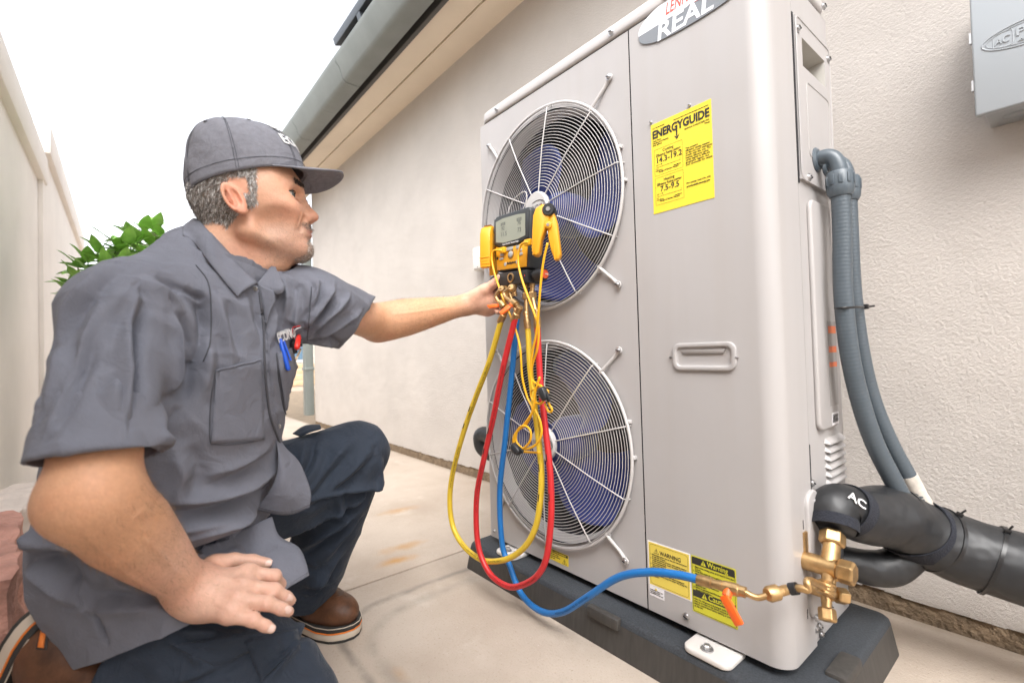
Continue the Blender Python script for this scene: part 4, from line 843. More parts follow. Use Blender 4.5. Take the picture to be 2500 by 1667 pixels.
# printed dashes along the hoses
for Q, t in ((yQ, yh), (rQ, rh)):
    for i in (26, 30, 112, 121):
        if i+1 < len(Q): d = unit(Q[i+1]-Q[i]); MB().tube([Q[i]-EY*.0053, Q[i]-EY*.0053+d*.018], .003, n=6).build('print_mark', INK, t)
def hose_print(Q, t, s0, txt, col, size=.0062, r=.0078, flip=False):
    sg = np.r_[0, np.cumsum(np.linalg.norm(np.diff(Q, axis=0), axis=1))]
    o = text(txt, size, (0, 0, 0), (1, 0, 0), (0, 1, 0), col, None, name='hose_print', space=1.15, depth=.0002)
    me = o.data; co = np.empty(len(me.vertices)*3); me.vertices.foreach_get('co', co); co = co.reshape(-1, 3); S = s0+(-1 if flip else 1)*co[:, 0]
    P = np.stack([np.interp(S, sg, Q[:, k]) for k in range(3)], 1); P2 = np.stack([np.interp(S+.002, sg, Q[:, k]) for k in range(3)], 1); D = P2-P; D /= np.linalg.norm(D, axis=1)[:, None]+1e-9; D *= (-1 if flip else 1)
    W_ = CAM-P; W_ /= np.linalg.norm(W_, axis=1)[:, None]; Nf = W_-D*(W_*D).sum(1)[:, None]; Nf /= np.linalg.norm(Nf, axis=1)[:, None]; B_ = np.cross(Nf, D); a_ = (co[:, 1]-size*.35)/r
    q_ = P+r*1.03*(Nf*np.cos(a_)[:, None]+B_*np.sin(a_)[:, None]); me.vertices.foreach_set('co', (q_-np.array(wloc(t))).ravel()); me.update(); o.parent = t
for Q, t in ((yQ, yh), (rQ, rh)):
    hose_print(Q, t, .14, 'COMPATIBLE WITH ALL CFC, HCFC AND HFC REFRIGERANTS', INK); hose_print(Q, t, .43, 'SAE J2196  COMPATIBLE WITH ALL CFC, HCFC', INK); hose_print(Q, t, .95, 'COMPATIBLE WITH ALL CFC, HCFC AND HFC REFRIGERANTS', INK, flip=True)
hose_print(bQ, bh, .92, 'WORKING PRESSURE 800 PSI  SERIES 2200', INK)
# blue hose end: ferrule -> ball valve with orange lever -> bent tube -> knurled nut -> hose stub -> valve
c = bQ[-1]; cpl = atX(1975, 1422, XR+.040); k1 = atY(1800, 1440, .812); k2 = atY(1850, 1458, .82); k3 = atY(1885, 1448, .832); k4 = atY(1925, 1438, .862)
d0 = unit(k1-c); MB().lathe([(.0075, .016), (.0095, .018), (.0105, .024), (.0105, .044), (.009, .046), (.009, .056)], c, d0, 10).build('ball_valve', BRASS, bh, smooth=30)
MB().tube(catmull([c+d0*.05, k1+d0*.012, k2, k3], 6), .0052, n=12).build('bent_end', BRASS, bh, smooth=60)
lv = c+d0*.030+np.array([0, -.012, -.010]); MB().tube([lv+np.array([0, .010, .010]), lv], .008, n=12).build('lever_hub', VALVEO, bh, smooth=60)
MB().obox(lv+np.array([.010, -.004, -.018]), unit((.55, 0, -.83))*.024, unit((.83, 0, .55))*.0085, EY*.0035).build('lever', VALVEO, bh, bevel=.003)
d1 = unit(k4-k3); MB().lathe([(.010, -.004), (.0125, 0), (.0125, .016), (.009, .019), (.0075, .020), (.0075, .034)], k3-d1*.006, d1, 20).build('knurled_nut', BRASS, bh, smooth=35)
adp = catmull([k3+d1*.02, k4, (k4+cpl)/2+np.array([.004, -.006, 0]), cpl+np.array([.002, -.012, -.006]), cpl+np.array([0, -.001, .004]), vb+np.array([0, -.020, -.030])], 8)
MB().tube(adp, np.r_[np.full(8, .0082), np.full(len(adp)-8, .0062)], n=14).build('adapter_tube', BRASS, bh, smooth=60); MB().tube(adp[9:15], .0098, n=14).build('rubber_sleeve', BLACKP, bh, smooth=60)
cd_ = unit(vb+np.array([0, -.012, -.020])-(vb+np.array([0, -.030, -.046]))); cp0 = vb+np.array([0, -.026, -.040])
MB().lathe([(.0125, 0), (.0150, .002), (.0138, .005), (.0150, .008), (.0138, .011), (.0150, .014), (.0138, .017), (.0150, .020), (.012, .023)], cp0, cd_, 20).build('hose_coupler', BRASS, bh, smooth=35)

# ---- thin yellow clamp leads with black cable wraps
def lead(lab, px, Ys, plug=None):
    P = np.array([atY(x, y, Y) for (x, y), Y in zip(px, np.interp(np.linspace(0, 1, len(px)), np.linspace(0, 1, len(Ys)), Ys))]); t = thing('clamp_lead', lab, 'cable', tuple(P[0]), 'thin yellow sensor leads under the gauge')
    MB().tube(catmull(P, 7), .0029, n=8).build('cable', WYE, t, smooth=180)
    if plug is not None: MB().obox(plug[0], plug[1], plug[2], plug[3]).build('plug', WYE, t, bevel=.003)
    return t
lead('thin yellow lead looping from the left side of the gauge into the lower tie', [(1226, 612), (1208, 611), (1202, 619), (1201, 636), (1207, 666), (1217, 697), (1230, 734), (1245, 768), (1258, 801), (1270, 851), (1275, 919), (1287, 969), (1300, 1000), (1285, 1035), (1262, 1052), (1253, 1075), (1262, 1100), (1285, 1103), (1320, 1105)], [.775, .77, .765, .77, .775], (atY(1228, 611, .78), gx*.010, gz*.008, EY*.006))
lead('thin yellow lead crossing the front of the gauge from its right jack', [(1290, 592), (1277, 594), (1270, 603), (1265, 627), (1267, 653), (1276, 688), (1291, 729), (1306, 770), (1315, 801), (1312, 850), (1300, 890), (1298, 925), (1318, 942), (1330, 958), (1340, 985), (1348, 1000), (1340, 1005), (1330, 985)], [.765, .765, .75, .765, .76, .76], (atY(1290, 592, .77), gx*.012, gz*.008, EY*.006))
lead('thin yellow lead dropping from the right clamp in front of the red hose', [(1337, 593), (1328, 632), (1322, 675), (1317, 729), (1313, 783), (1308, 820), (1300, 860), (1295, 910), (1302, 950), (1316, 940), (1328, 948), (1338, 958), (1320, 985), (1300, 975), (1297, 955), (1312, 945)], [.745, .745, .76, .765, .765])
lead('thin yellow lead coiled in two small loops at the lower tie', [(1318, 920), (1306, 960), (1302, 1000), (1280, 1035), (1258, 1060), (1256, 1085), (1270, 1098), (1292, 1080), (1296, 1055), (1284, 1040), (1266, 1046), (1260, 1075), (1280, 1096), (1308, 1085), (1322, 1060), (1318, 1025), (1306, 1000)], [.762, .758, .765])
for (x, y, Y, dv, lab) in ((1327, 961, .752, (.45, 0, -.9), 'black cable wrap on the upper coil of yellow leads'), (1260, 1096, .752, (.85, 0, -.5), 'black cable wrap on the lower coil of yellow leads')):
    q = atY(x, y, Y); dv = unit(dv); t = thing('cable_wrap', lab, 'cable wrap', tuple(q), 'black wraps on the yellow leads')
    MB().lathe([(.008, -.016), (.0115, -.012), (.0125, .004), (.009, .014), (.006, .016)], q, dv, 7).build('wrap', BLACKP, t, smooth=25, bevel=.001); MB().obox(q+dv*.014+np.cross(dv, EY)*.009, dv*.010, np.cross(dv, EY)*.004, EY*.003).build('wrap_tab', BLACKP, t, bevel=.001)
# ================================================================== DISTANCE-FIELD MODELLING (for the person)
def d_cone(p, a, b, r0, r1):
    a = np.asarray(a, float); b = np.asarray(b, float); ab = b-a; t = np.clip(((p-a)@ab)/(ab@ab), 0, 1)
    return np.linalg.norm(p-a-t[:, None]*ab, axis=1)-(r0+(r1-r0)*t)
def d_ell(p, c, r, M=None):
    q = p-np.asarray(c, float)
    if M is not None: q = q@np.asarray(M, float).T
    r = np.asarray(r, float); k0 = np.linalg.norm(q/r, axis=1); k1 = np.linalg.norm(q/(r*r), axis=1)+1e-9
    return k0*(k0-1)/k1
def d_sph(p, c, r): return np.linalg.norm(p-np.asarray(c, float), axis=1)-r
def d_chain(p, pts, rad, k=.008):
    d = None
    for i in range(len(pts)-1):
        e = d_cone(p, pts[i], pts[i+1], rad[i], rad[i+1]); d = e if d is None else smin(d, e, k)
    return d
def smin(a, b, k):
    h = np.maximum(k-np.abs(a-b), 0)/k; return np.minimum(a, b)-h*h*k*.25
def smax(a, b, k): return -smin(-a, -b, k)
def d_loft(p, cen, sx, sy, ax, ay):
    """elliptic loft: centres (n,3), half-widths sx, sy and unit axes ax, ay (n,3) per section"""
    cen = np.asarray(cen, float); n = len(cen); best = np.full(len(p), 1e9); bt = np.zeros(len(p))
    for i in range(n-1):
        ab = cen[i+1]-cen[i]; t = np.clip(((p-cen[i])@ab)/(ab@ab), 0, 1); dd = np.linalg.norm(p-cen[i]-t[:, None]*ab, axis=1)
        u = dd < best; best = np.where(u, dd, best); bt = np.where(u, i+t, bt)
    ids = np.arange(n)
    def ip(v): v = np.asarray(v, float); return np.stack([np.interp(bt, ids, v[:, k]) for k in range(3)], 1)
    q = p-ip(cen); A = ip(ax); B = ip(ay); A /= np.linalg.norm(A, axis=1)[:, None]; B /= np.linalg.norm(B, axis=1)[:, None]
    s = np.interp(bt, ids, sx); f = np.interp(bt, ids, sy); x = (q*A).sum(1); y = (q*B).sum(1); C = np.cross(A, B); z = (q*C).sum(1)
    zz = z/np.minimum(s, f)*.9
    k0 = np.sqrt((x/s)**2+(y/f)**2+zz**2)+1e-9; k1 = np.sqrt((x/s**2)**2+(y/f**2)**2+(zz/np.minimum(s, f))**2)+1e-9
    return k0*(k0-1)/k1, bt
def sdf_mesh(f, lo, hi, h, B=10, batch=500000, slack=1.5):
    lo = np.asarray(lo, float); hi = np.asarray(hi, float); nb = np.ceil((hi-lo)/(h*B)).astype(int)
    I = np.stack(np.meshgrid(*[np.arange(k) for k in nb], indexing='ij'), -1).reshape(-1, 3)
    v = np.concatenate([f(q) for q in np.array_split(lo+(I+.5)*B*h, max(1, len(I)//batch))])
    I = I[np.abs(v) < B*h*.87*slack]
    g = np.stack(np.meshgrid(*[np.arange(B+1)]*3, indexing='ij'), -1).reshape(-1, 3)
    per = len(g); nbat = max(1, len(I)*per//batch); V = []
    for J in np.array_split(I, nbat):
        P = (lo+(J[:, None, :]*B+g[None])*h).reshape(-1, 3); V.append(f(P).reshape(len(J), B+1, B+1, B+1))
    V = np.concatenate(V); N = nb*B+3
    ins = V < 0; cnt = np.zeros((len(I), B, B, B), int); off = [(i, j, k) for i in (0, 1) for j in (0, 1) for k in (0, 1)]
    for i, j, k in off: cnt += ins[:, i:i+B, j:j+B, k:k+B]
    bi, ci, cj, ck = np.nonzero((cnt > 0) & (cnt < 8))
    val = np.stack([V[bi, ci+i, cj+j, ck+k] for i, j, k in off], 1); O = np.array(off, float)
    acc = np.zeros((len(bi), 3)); num = np.zeros(len(bi))
    for a in range(8):
        for b in range(a+1, 8):
            if np.abs(O[a]-O[b]).sum() == 1:
                m = (val[:, a] < 0) != (val[:, b] < 0); t = val[:, a]/(val[:, a]-val[:, b]+1e-20)
                acc += np.where(m[:, None], O[a]+t[:, None]*(O[b]-O[a]), 0); num += m
    G = I[bi]*B+np.stack([ci, cj, ck], 1); vert = lo+(G+acc/num[:, None])*h
    key = ((G[:, 0]+1)*N[1]+(G[:, 1]+1))*N[2]+(G[:, 2]+1); order = np.argsort(key); ks = key[order]
    quads = []
    for ax in range(3):
        sl0 = (slice(None),)+tuple(slice(0, B) for _ in range(3)); sl1 = list(sl0); sl1[ax+1] = slice(1, B+1)
        a = ins[sl0]; b = ins[tuple(sl1)]; e = np.nonzero(a != b)
        if len(e[0]) == 0: continue
        E = I[e[0]]*B+np.stack(e[1:], 1); u, w = (ax+1) % 3, (ax+2) % 3; cs = []
        for du, dw in ((-1, -1), (0, -1), (0, 0), (-1, 0)):
            q = E.copy(); q[:, u] += du; q[:, w] += dw; kk = ((q[:, 0]+1)*N[1]+(q[:, 1]+1))*N[2]+(q[:, 2]+1)
            ix = np.clip(np.searchsorted(ks, kk), 0, len(ks)-1); cs.append(np.where(ks[ix] == kk, order[ix], -1))
        Q = np.stack(cs, 1); fl = ~a[e]; Q = np.where(fl[:, None], Q[:, ::-1], Q); quads.append(Q[(Q >= 0).all(1)])
    F = np.concatenate(quads); return vert, F
def v_normals(V, F):
    n = np.cross(V[F[:, 2]]-V[F[:, 0]], V[F[:, 3]]-V[F[:, 1]]); N = np.zeros_like(V)
    for k in range(4): np.add.at(N, F[:, k], n)
    return N/(np.linalg.norm(N, axis=1)[:, None]+1e-12)
def relax(V, F, it=2, lam=.5):
    for _ in range(it):
        S = np.zeros_like(V); c = np.zeros(len(V))
        for k in range(4):
            for m in (1, 3): np.add.at(S, F[:, k], V[F[:, (k+m) % 4]]); np.add.at(c, F[:, k], 1)
        V = V+lam*(S/np.maximum(c, 1)[:, None]-V)
    return V
def strokes_disp(V, N, strokes):
    """cloth folds: each stroke is (3-D polyline, height, width, kind); kind 0 ridge, 1 ridge beside a valley, 2 stitched groove"""
    D = np.zeros(len(V))
    for pl, amp, wd, kind in strokes:
        pl = catmull(np.asarray(pl, float), 4); lo = pl.min(0)-wd*4; hi = pl.max(0)+wd*4
        ix = np.nonzero(((V > lo) & (V < hi)).all(1))[0]
        if not len(ix): continue
        P = V[ix]; best = np.full(len(ix), 1e9); sg = np.zeros(len(ix)); tt = np.zeros(len(ix)); n = len(pl)-1
        for i in range(n):
            ab = pl[i+1]-pl[i]; t = np.clip(((P-pl[i])@ab)/(ab@ab+1e-12), 0, 1); q = P-pl[i]-t[:, None]*ab; d = np.linalg.norm(q, axis=1); u = d < best
            s = np.sign((np.cross(N[ix], ab)*q).sum(1)); best = np.where(u, d, best); sg = np.where(u, s, sg); tt = np.where(u, (i+t)/n, tt)
        s = best*sg; env = np.sin(np.pi*np.clip(tt*.94+.03, 0, 1))**.6
        if kind == 0: h = np.exp(-(np.abs(s)/wd)**1.5)
        elif kind == 1: h = 1.5*np.exp(-(np.abs(s)/wd)**1.3)-1.3*np.exp(-(np.abs(s-1.6*wd)/wd)**1.5)
        else: h = -np.exp(-(s/wd)**2)*(1+0*s); env = np.clip(np.minimum(tt, 1-tt)*12, 0, 1)
        D[ix] += amp*h*env
    return D
def np_mesh(name, V, F, mat_, parent, cols=None, smooth=True):
    me = bpy.data.meshes.new(name); me.from_pydata([], [], []); 
    me.vertices.add(len(V)); me.vertices.foreach_set('co', np.ascontiguousarray(V, dtype=np.float32).ravel())
    me.loops.add(F.size); me.loops.foreach_set('vertex_index', np.ascontiguousarray(F, dtype=np.int32).ravel())
    me.polygons.add(len(F)); k = F.shape[1]; me.polygons.foreach_set('loop_start', np.arange(0, F.size, k, dtype=np.int32)); me.polygons.foreach_set('loop_total', np.full(len(F), k, np.int32))
    me.update(); me.validate()
    if cols is not None:
        at = me.color_attributes.new('tint', 'FLOAT_COLOR', 'POINT'); at.data.foreach_set('color', np.c_[cols, np.ones(len(V))].astype(np.float32).ravel())
    return link(name, me, mat_, parent, 180 if smooth else None)
# ================================================================== PERSON: measured joints
def K(x, y, d): return atD(x*1.06293, y*1.06293, d)
def frame(f, up):
    f = unit(f); l = unit(np.cross(up, f)); u = np.cross(f, l); return np.array([f, l, u])    # rows: forward, left, up
HC = K(566, 496, .885)                                 # middle of the head between the ear canals
HF = unit(RT*.930+FW*.367+UP*.0); HF = unit(np.array([HF[0], HF[1], .155]))
HM = frame(HF, np.array([0, 0, 1.0]))
def hl(p): return (p-HC)@HM.T
def hw(q): return HC+np.asarray(q, float)@HM
S_R, E_R, W_R = K(262, 712, .69), K(212, 1140, .56), K(438, 1350, .715)
S_L, E_L, W_L = K(700, 690, .95), K(868, 742, 1.20), K(1072, 700, 1.335)
NB = K(480, 600, .855)                                 # base of the neck
H_L, H_R = K(470, 1200, .965), K(290, 1270, .81)       # hips
K_L, A_L = K(812, 1045, 1.09), K(700, 1368, 1.185)     # left knee (raised), ankle
K_R = K(660, 1640, .80); K_R[2] = .075                  # right knee on the ground
FX_R = unit(np.array([0, 0, -1.0])*.86-RT*.44+FW*.06); FZ_R = unit(RT*.90+np.array([0, 0, -1.0])*.40-FW*.10); FZ_R = unit(FZ_R-FX_R*(FZ_R@FX_R))
HEEL_R = K(84, 1398, .735); O_R = HEEL_R+FX_R*.066            # right boot: heel up behind him, toes on the ground
A_R = O_R+FZ_R*.120+FX_R*(-.02)

# ---- head
def sy(p): q = p.copy(); q[:, 1] = np.abs(q[:, 1]); return q
def head_sdf(p):
    p = p.copy(); p[:, 2] = np.where(p[:, 2] < -.012, -.012+(p[:, 2]+.012)/.81, p[:, 2])      # a short lower face
    s = sy(p)
    d = d_ell(p, (.008, 0, .042), (.093, .077, .094))
    d = smin(d, d_ell(p, (.046, 0, .012), (.052, .066, .075)), .03)
    d = smin(d, d_ell(p, (.050, 0, -.045), (.046, .047, .058)), .03)
    d = smin(d, d_cone(s, (.004, .052, -.050), (.074, .016, -.088), .021, .017), .03)
    d = smin(d, d_ell(s, (.064, .044, -.004), (.024, .020, .020)), .02)
    d = smin(d, d_cone(s, (.090, .006, .044), (.078, .042, .044), .0115, .010), .018)
    d = smax(d, -d_ell(s, (.1005, .032, .0235), (.019, .020, .0125)), .012)
    d = smin(d, d_ell(s, (.0765, .0335, .0235), (.0146, .0160, .0140)), .004)
    d = smax(d, -d_ell(s, (.0865, .0395, .0225), (.0190, .0180, .0062)), .0012)
    d = smax(d, -d_ell(s, (.0925, .0330, .0315), (.0060, .0150, .0013)), .002)
    n = d_cone(p, (.093, 0, .034), (.112, 0, -.006), .0068, .0086)
    n = smin(n, d_ell(p, (.1145, 0, -.0115), (.0105, .0098, .0090)), .008)
    n = smin(n, d_ell(s, (.1035, .0125, -.0160), (.0120, .0072, .0088)), .006)
    n = smin(n, d_ell(p, (.098, 0, -.012), (.020, .015, .015)), .01)
    n = smax(n, -d_ell(s, (.110, .0065, -.0245), (.0070, .0034, .0042)), .003)
    d = smin(d, n, .010)
    d = smin(d, d_ell(p, (.082, 0, -.050), (.024, .030, .026)), .015)
    d = smin(d, d_cone(s, (.1035, .001, -.0455), (.090, .024, -.0505), .0052, .0030), .006)
    d = smin(d, d_cone(s, (.1005, .001, -.0575), (.088, .022, -.0535), .0058, .0030), .006)
    d = smax(d, -d_ell(s, (.103, .008, -.0515), (.012, .022, .0012)), .003)
    d = smax(d, -d_ell(p, (.108, 0, -.0700), (.013, .020, .006)), .012)
    d = smin(d, d_ell(p, (.074, 0, -.088), (.018, .021, .018)), .016)
    d = smin(d, d_ell(p, (.055, 0, -.092), (.045, .034, .020)), .02)
    # smile fold beside the mouth
    d = smax(d, -d_cone(s, (.099, .020, -.018), (.086, .033, -.050), .0022, .0015), .010)
    d = smax(d, -d_ell(s, (.056, .066, -.040), (.030, .012, .026)), .020)      # hollow cheek
    # ear
    er = np.array([[.93, .0, .36], [0, 1, 0], [-.36, 0, .93]])
    e = d_ell(s, (-.006, .0795, .006), (.0142, .0068, .0280), er@np.array([[1, .30, 0], [-.30, .95, 0], [0, 0, 1]]))
    q = (s-np.array([-.006, .084, .006]))@er.T; q[:, 0] /= .74; q[:, 2] /= .86; q[:, 1] += q[:, 0]*.30; rad = np.sqrt((q[:, 0]/.0165)**2+(q[:, 2]/.0300)**2)
    rim = np.sqrt(((rad-1)*.019)**2+(q[:, 1])**2)-.0042
    e = smin(e, rim+np.where(q[:, 2] < -.022, .002, 0), .004)
    e = smax(e, -d_ell(q, (.003, .004, .002), (.0105, .0075, .0190)), .003)
    e = smin(e, d_ell(q, (.0150, .000, -.004), (.0048, .0045, .0065)), .004)
    e = smin(e, d_ell(q, (.003, -.001, -.0270), (.0085, .0045, .0085)), .006)
    e = smin(e, d_cone(q, (-.004, .0005, -.010), (-.001, .0005, .018), .003, .0026), .004)
    d = smin(d, e, .005)
    return d
NBL = hl(NB[None])[0]
def neck_sdf(p):
    s = sy(p)
    d = d_cone(p, (-.014, 0, -.03), NBL+np.array([.01, 0, .0]), .050, .052)
    d = smin(d, d_cone(p, (.030, 0, -.085), NBL+np.array([.050, 0, -.02]), .034, .046), .03)
    return d
# ---- arms and hands
def limb(p, a, b, prof):
    a = np.asarray(a, float); b = np.asarray(b, float); ab = b-a; L = np.linalg.norm(ab); t = np.clip(((p-a)@ab)/(L*L), 0, 1); r = np.interp(t, [q[0] for q in prof], [q[1] for q in prof])
    return np.linalg.norm(p-a-t[:, None]*ab, axis=1)-r
FWR = unit(W_R-E_R)
def KN(cx, cy, d): return atD(430+cx*.16578, 1300+cy*.16578, d)      # points read on the enlarged hand
HR = {
 'thumb': [KN(330, 760, .745), KN(560, 500, .762), KN(840, 405, .775), KN(1120, 420, .784), KN(1340, 445, .788)],
 'index': [KN(420, 800, .728), KN(1060, 590, .745), KN(1440, 640, .752), KN(1530, 760, .772), KN(1480, 830, .790)],
 'middle': [KN(400, 880, .718), KN(1010, 800, .722), KN(1440, 850, .728), KN(1620, 960, .738), KN(1690, 1000, .746)],
 'ring': [KN(380, 950, .712), KN(930, 1000, .700), KN(1340, 1030, .703), KN(1560, 1120, .712), KN(1660, 1160, .720)],
 'pinky': [KN(340, 1060, .708), KN(780, 1210, .684), KN(1130, 1280, .684), KN(1310, 1370, .690), KN(1400, 1410, .694)]}
RAD = {'thumb': [.017, .0160, .0112, .0104, .0084], 'index': [.016, .0122, .0101, .0092, .0076], 'middle': [.016, .0124, .0104, .0095, .0078], 'ring': [.015, .0120, .0099, .0090, .0076], 'pinky': [.014, .0108, .0088, .0080, .0068]}
def hand_r(p):
    d = None
    for k in ('index', 'middle', 'ring', 'pinky'):
        P = HR[k]; e = d_cone(p, P[0], P[1], RAD[k][0]+.001, RAD[k][1]+.0012); d = e if d is None else smin(d, e, .026)
    d = smin(d, d_cone(p, W_R, (HR['middle'][0]+HR['ring'][0])/2, .030, .027), .03)
    for k in ('index', 'middle', 'ring', 'pinky'):
        P = HR[k]; R_k = RAD[k]; e = d_chain(p, P[1:], R_k[1:], .004); e = smin(e, d_sph(p, P[2], R_k[2]*1.07), .004); d = smin(d, e, .0045)
        d = smin(d, d_sph(p, P[1]+UP*.003-FW*.002, R_k[1]*.92), .010)
    P = HR['thumb']; t = d_chain(p, P[1:], RAD['thumb'][1:], .006); d = smin(d, smin(t, d_cone(p, P[0], P[1], .018, .0165), .014), .012)
    return d
# left hand round the lower left corner of the gauge
def KL(cx, cy, d): return atD(1120+cx*.21676, 480+cy*.21676, d)      # points read on the enlarged gauge
PL = KL(300, 1140, 1.335)
HL = {
 'thumb': [KL(180, 1130, 1.32), KL(300, 1050, 1.305), KL(400, 980, 1.292), KL(462, 905, 1.282)],
 'index': [KL(250, 1090, 1.36), KL(440, 1040, 1.375), KL(560, 1050, 1.365), KL(600, 1095, 1.345), KL(540, 1120, 1.325)],
 'middle': [KL(250, 1150, 1.36), KL(440, 1110, 1.375), KL(560, 1135, 1.365), KL(585, 1185, 1.345), KL(515, 1195, 1.325)],
 'ring': [KL(240, 1210, 1.355), KL(420, 1190, 1.37), KL(535, 1215, 1.36), KL(550, 1260, 1.34), KL(480, 1255, 1.322)],
 'pinky': [KL(230, 1260, 1.35), KL(390, 1260, 1.36), KL(480, 1280, 1.35), KL(490, 1310, 1.333), KL(430, 1300, 1.32)]}
def hand_l(p):
    d = d_cone(p, W_L, PL, .027, .034)
    d = smin(d, d_ell(p, KL(320, 1170, 1.345), (.040, .036, .046)), .02)
    for k in ('index', 'middle', 'ring', 'pinky'):
        P = HL[k]; r = RAD[k]; d = smin(d, d_cone(p, P[0], P[1], .015, .0125), .014); d = smin(d, d_chain(p, P[1:], [r[1]*.92, r[2]*.92, r[3]*.92, r[4]*.95], .004), .004)
    P = HL['thumb']; t = d_chain(p, P, [.020, .0155, .0118, .0088], .008); d = smin(d, t, .010)
    return d
FR_PROF = [(0, .045), (.12, .049), (.3, .0495), (.55, .042), (.8, .033), (1, .030)]
FL_PROF = [(0, .045), (.12, .050), (.3, .049), (.55, .041), (.8, .032), (1, .028)]
def body_sdf(p):
    out = np.full(len(p), 1.0)
    def near(c, R): return np.nonzero(np.linalg.norm(p-c, axis=1) < R)[0]
    ix = near(HC, .30)
    if len(ix): q = hl(p[ix]); out[ix] = smin(head_sdf(q), neck_sdf(q), .012)
    # right arm
    d = limb(p, S_R, E_R, [(0, .022), (.5, .036), (.80, .046), (1, .047)]); d = smin(d, limb(p, E_R, W_R, FR_PROF), .02)
    d = smin(d, d_sph(p, E_R+(-RT*.020-UP*.008), .034), .02)
    ix = near(HR['middle'][1], .17)
    if len(ix): d[ix] = smin(d[ix], hand_r(p[ix]), .022)
    # left arm
    e = limb(p, S_L, E_L, [(0, .035), (.6, .040), (.8, .044), (1, .045)]); e = smin(e, limb(p, E_L, W_L, FL_PROF), .02)
    ix = near(PL, .16)
    if len(ix): e[ix] = smin(e[ix], hand_l(p[ix]), .018)
    d = np.minimum(d, e)
    # trunk under the shirt and legs under the trousers keep the figure one continuous body
    t = smin(d_cone(p, NB-UP*.05, (H_L+H_R)/2, .035, .09), d_cone(p, S_R-UP*.015+RT*.02+FW*.03, (S_L+NB)/2-UP*.06+FW*.04, .015, .015), .02); t = smin(t, d_cone(p, (S_L+NB)/2-UP*.06+FW*.04, S_L-UP*.02, .015, .018), .02)
    for a, b, c in ((H_L, K_L, A_L), (H_R, K_R, A_R)): t = smin(t, d_chain(p, [a, b, c], [.075, .048, .035], .02), .03)
    d = smin(d, t, .02)
    return smin(out, d, .02)
# ---- shirt volume
s1 = unit(S_L-S_R); f1 = unit(np.cross(s1, (0, 0, 1.0))); f1 = f1 if f1@RT > 0 else -f1
s2 = unit(np.array([*(H_L-H_R)[:2], 0])); f2 = unit(np.cross(s2, (0, 0, 1.0))); f2 = f2 if f2@RT > 0 else -f2
MS = (S_L+S_R)/2; MH = (H_L+H_R)/2
TS = [(K(512, 645, .855), .078, .070, s1, f1), (K(488, 712, .835), .146, .092, s1, f1), (K(462, 812, .83), .176, .120, s1, f1), (K(432, 950, .84), .180, .138, unit(s1+s2), unit(f1+f2)),
      (K(402, 1100, .85), .180, .148, unit(s1+2*s2), unit(f1+2*f2)), (K(384, 1240, .855), .180, .142, s2, f2), (K(436, 1360, .855), .176, .126, s2, f2), (K(500, 1450, .852), .168, .116, s2, f2)]
def torso_sdf(p): return d_loft(p, [t[0] for t in TS], [t[1] for t in TS], [t[2] for t in TS], [t[3] for t in TS], [t[4] for t in TS])
HEM_R = S_R+(E_R-S_R)*.835; AXR = unit(E_R-S_R)
HEM_L = K(812, 760, 1.13); _v = unit(K(856, 696, 1.16)-K(765, 826, 1.10)); AXL = unit(np.cross(_v, unit(HEM_L-CAM))); AXL = AXL if AXL@(E_L-S_L) > 0 else -AXL
HEM_T = K(425, 1436, .745); HEM_N = unit(np.cross(K(175, 1515, .80)-HEM_T, K(600, 1330, .95)-HEM_T)); HEM_N = HEM_N if HEM_N[2] < 0 else -HEM_N
NKB = K(572, 672, .83); NKU = unit(RT*.744+UP*.668)
NRM_R = unit(unit(AXR)*.75+np.array([0, 0, -1.0])*.55)
def sleeve_r(p, g=0.0): return limb(p, S_R+np.array([0, 0, -.005]), S_R+(E_R-S_R)*1.15, [(0, .056-g), (.35, .064-g), (.73, .068-g), (1, .0685-g)])
def sleeve_l(p, g=0.0): return limb(p, S_L-UP*.010, E_L+(E_L-S_L)*.25-UP*.014, [(0, .074-g), (.4, .076-g), (.75, .074-g), (1, .074-g)])
def shirt_sdf(p):
    d, _ = torso_sdf(p)
    a = smax(sleeve_r(p), (p-HEM_R)@NRM_R, .004); b = smax(sleeve_l(p), (p-HEM_L)@AXL, .004)
    d = smin(d, a, .035); d = smin(d, b, .03)
    # yoke from neck to shoulder points
    d = smin(d, d_cone(p, K(440, 612, .845), S_R+np.array([0, 0, .0]), .046, .045), .05); d = smin(d, d_cone(p, K(560, 640, .89), S_L, .05, .060), .05)
    # open sleeves: hollow at the hems
    ca = np.maximum(sleeve_r(p, .0095), -((p-HEM_R)@NRM_R+.075)); d = np.maximum(d, -np.maximum(ca, -(np.linalg.norm(p-HEM_R, axis=1)*0+1)))
    cb = np.maximum(sleeve_l(p, .0095), -((p-HEM_L)@AXL+.06)); d = np.maximum(d, -cb)
    d = smin(d, d_cone(p, H_R+(-RT*.0+UP*.03), H_R+(K_R-H_R)*.42+UP*.012-FW*.006, .118, .122), .05)
    d = smin(d, d_cone(p, K(446, 572, .885), S_R+np.array([0, 0, -.005]), .040, .038), .05)
    # hem: cut level with the lap
    d = smax(d, (p-HEM_T)@HEM_N, .006)
    # neck opening
    q = hl(p); nk = d_cone(q, (-.014, 0, -.03), NBL+np.array([.012, 0, .004]), .058, .068); nk = smin(nk, d_cone(q, (.030, 0, -.085), NBL+np.array([.050, 0, -.022]), .037, .046), .03)
    nk = np.maximum(nk, -((p-NKB)@NKU)); d = smax(d, -nk, .006)
    return d
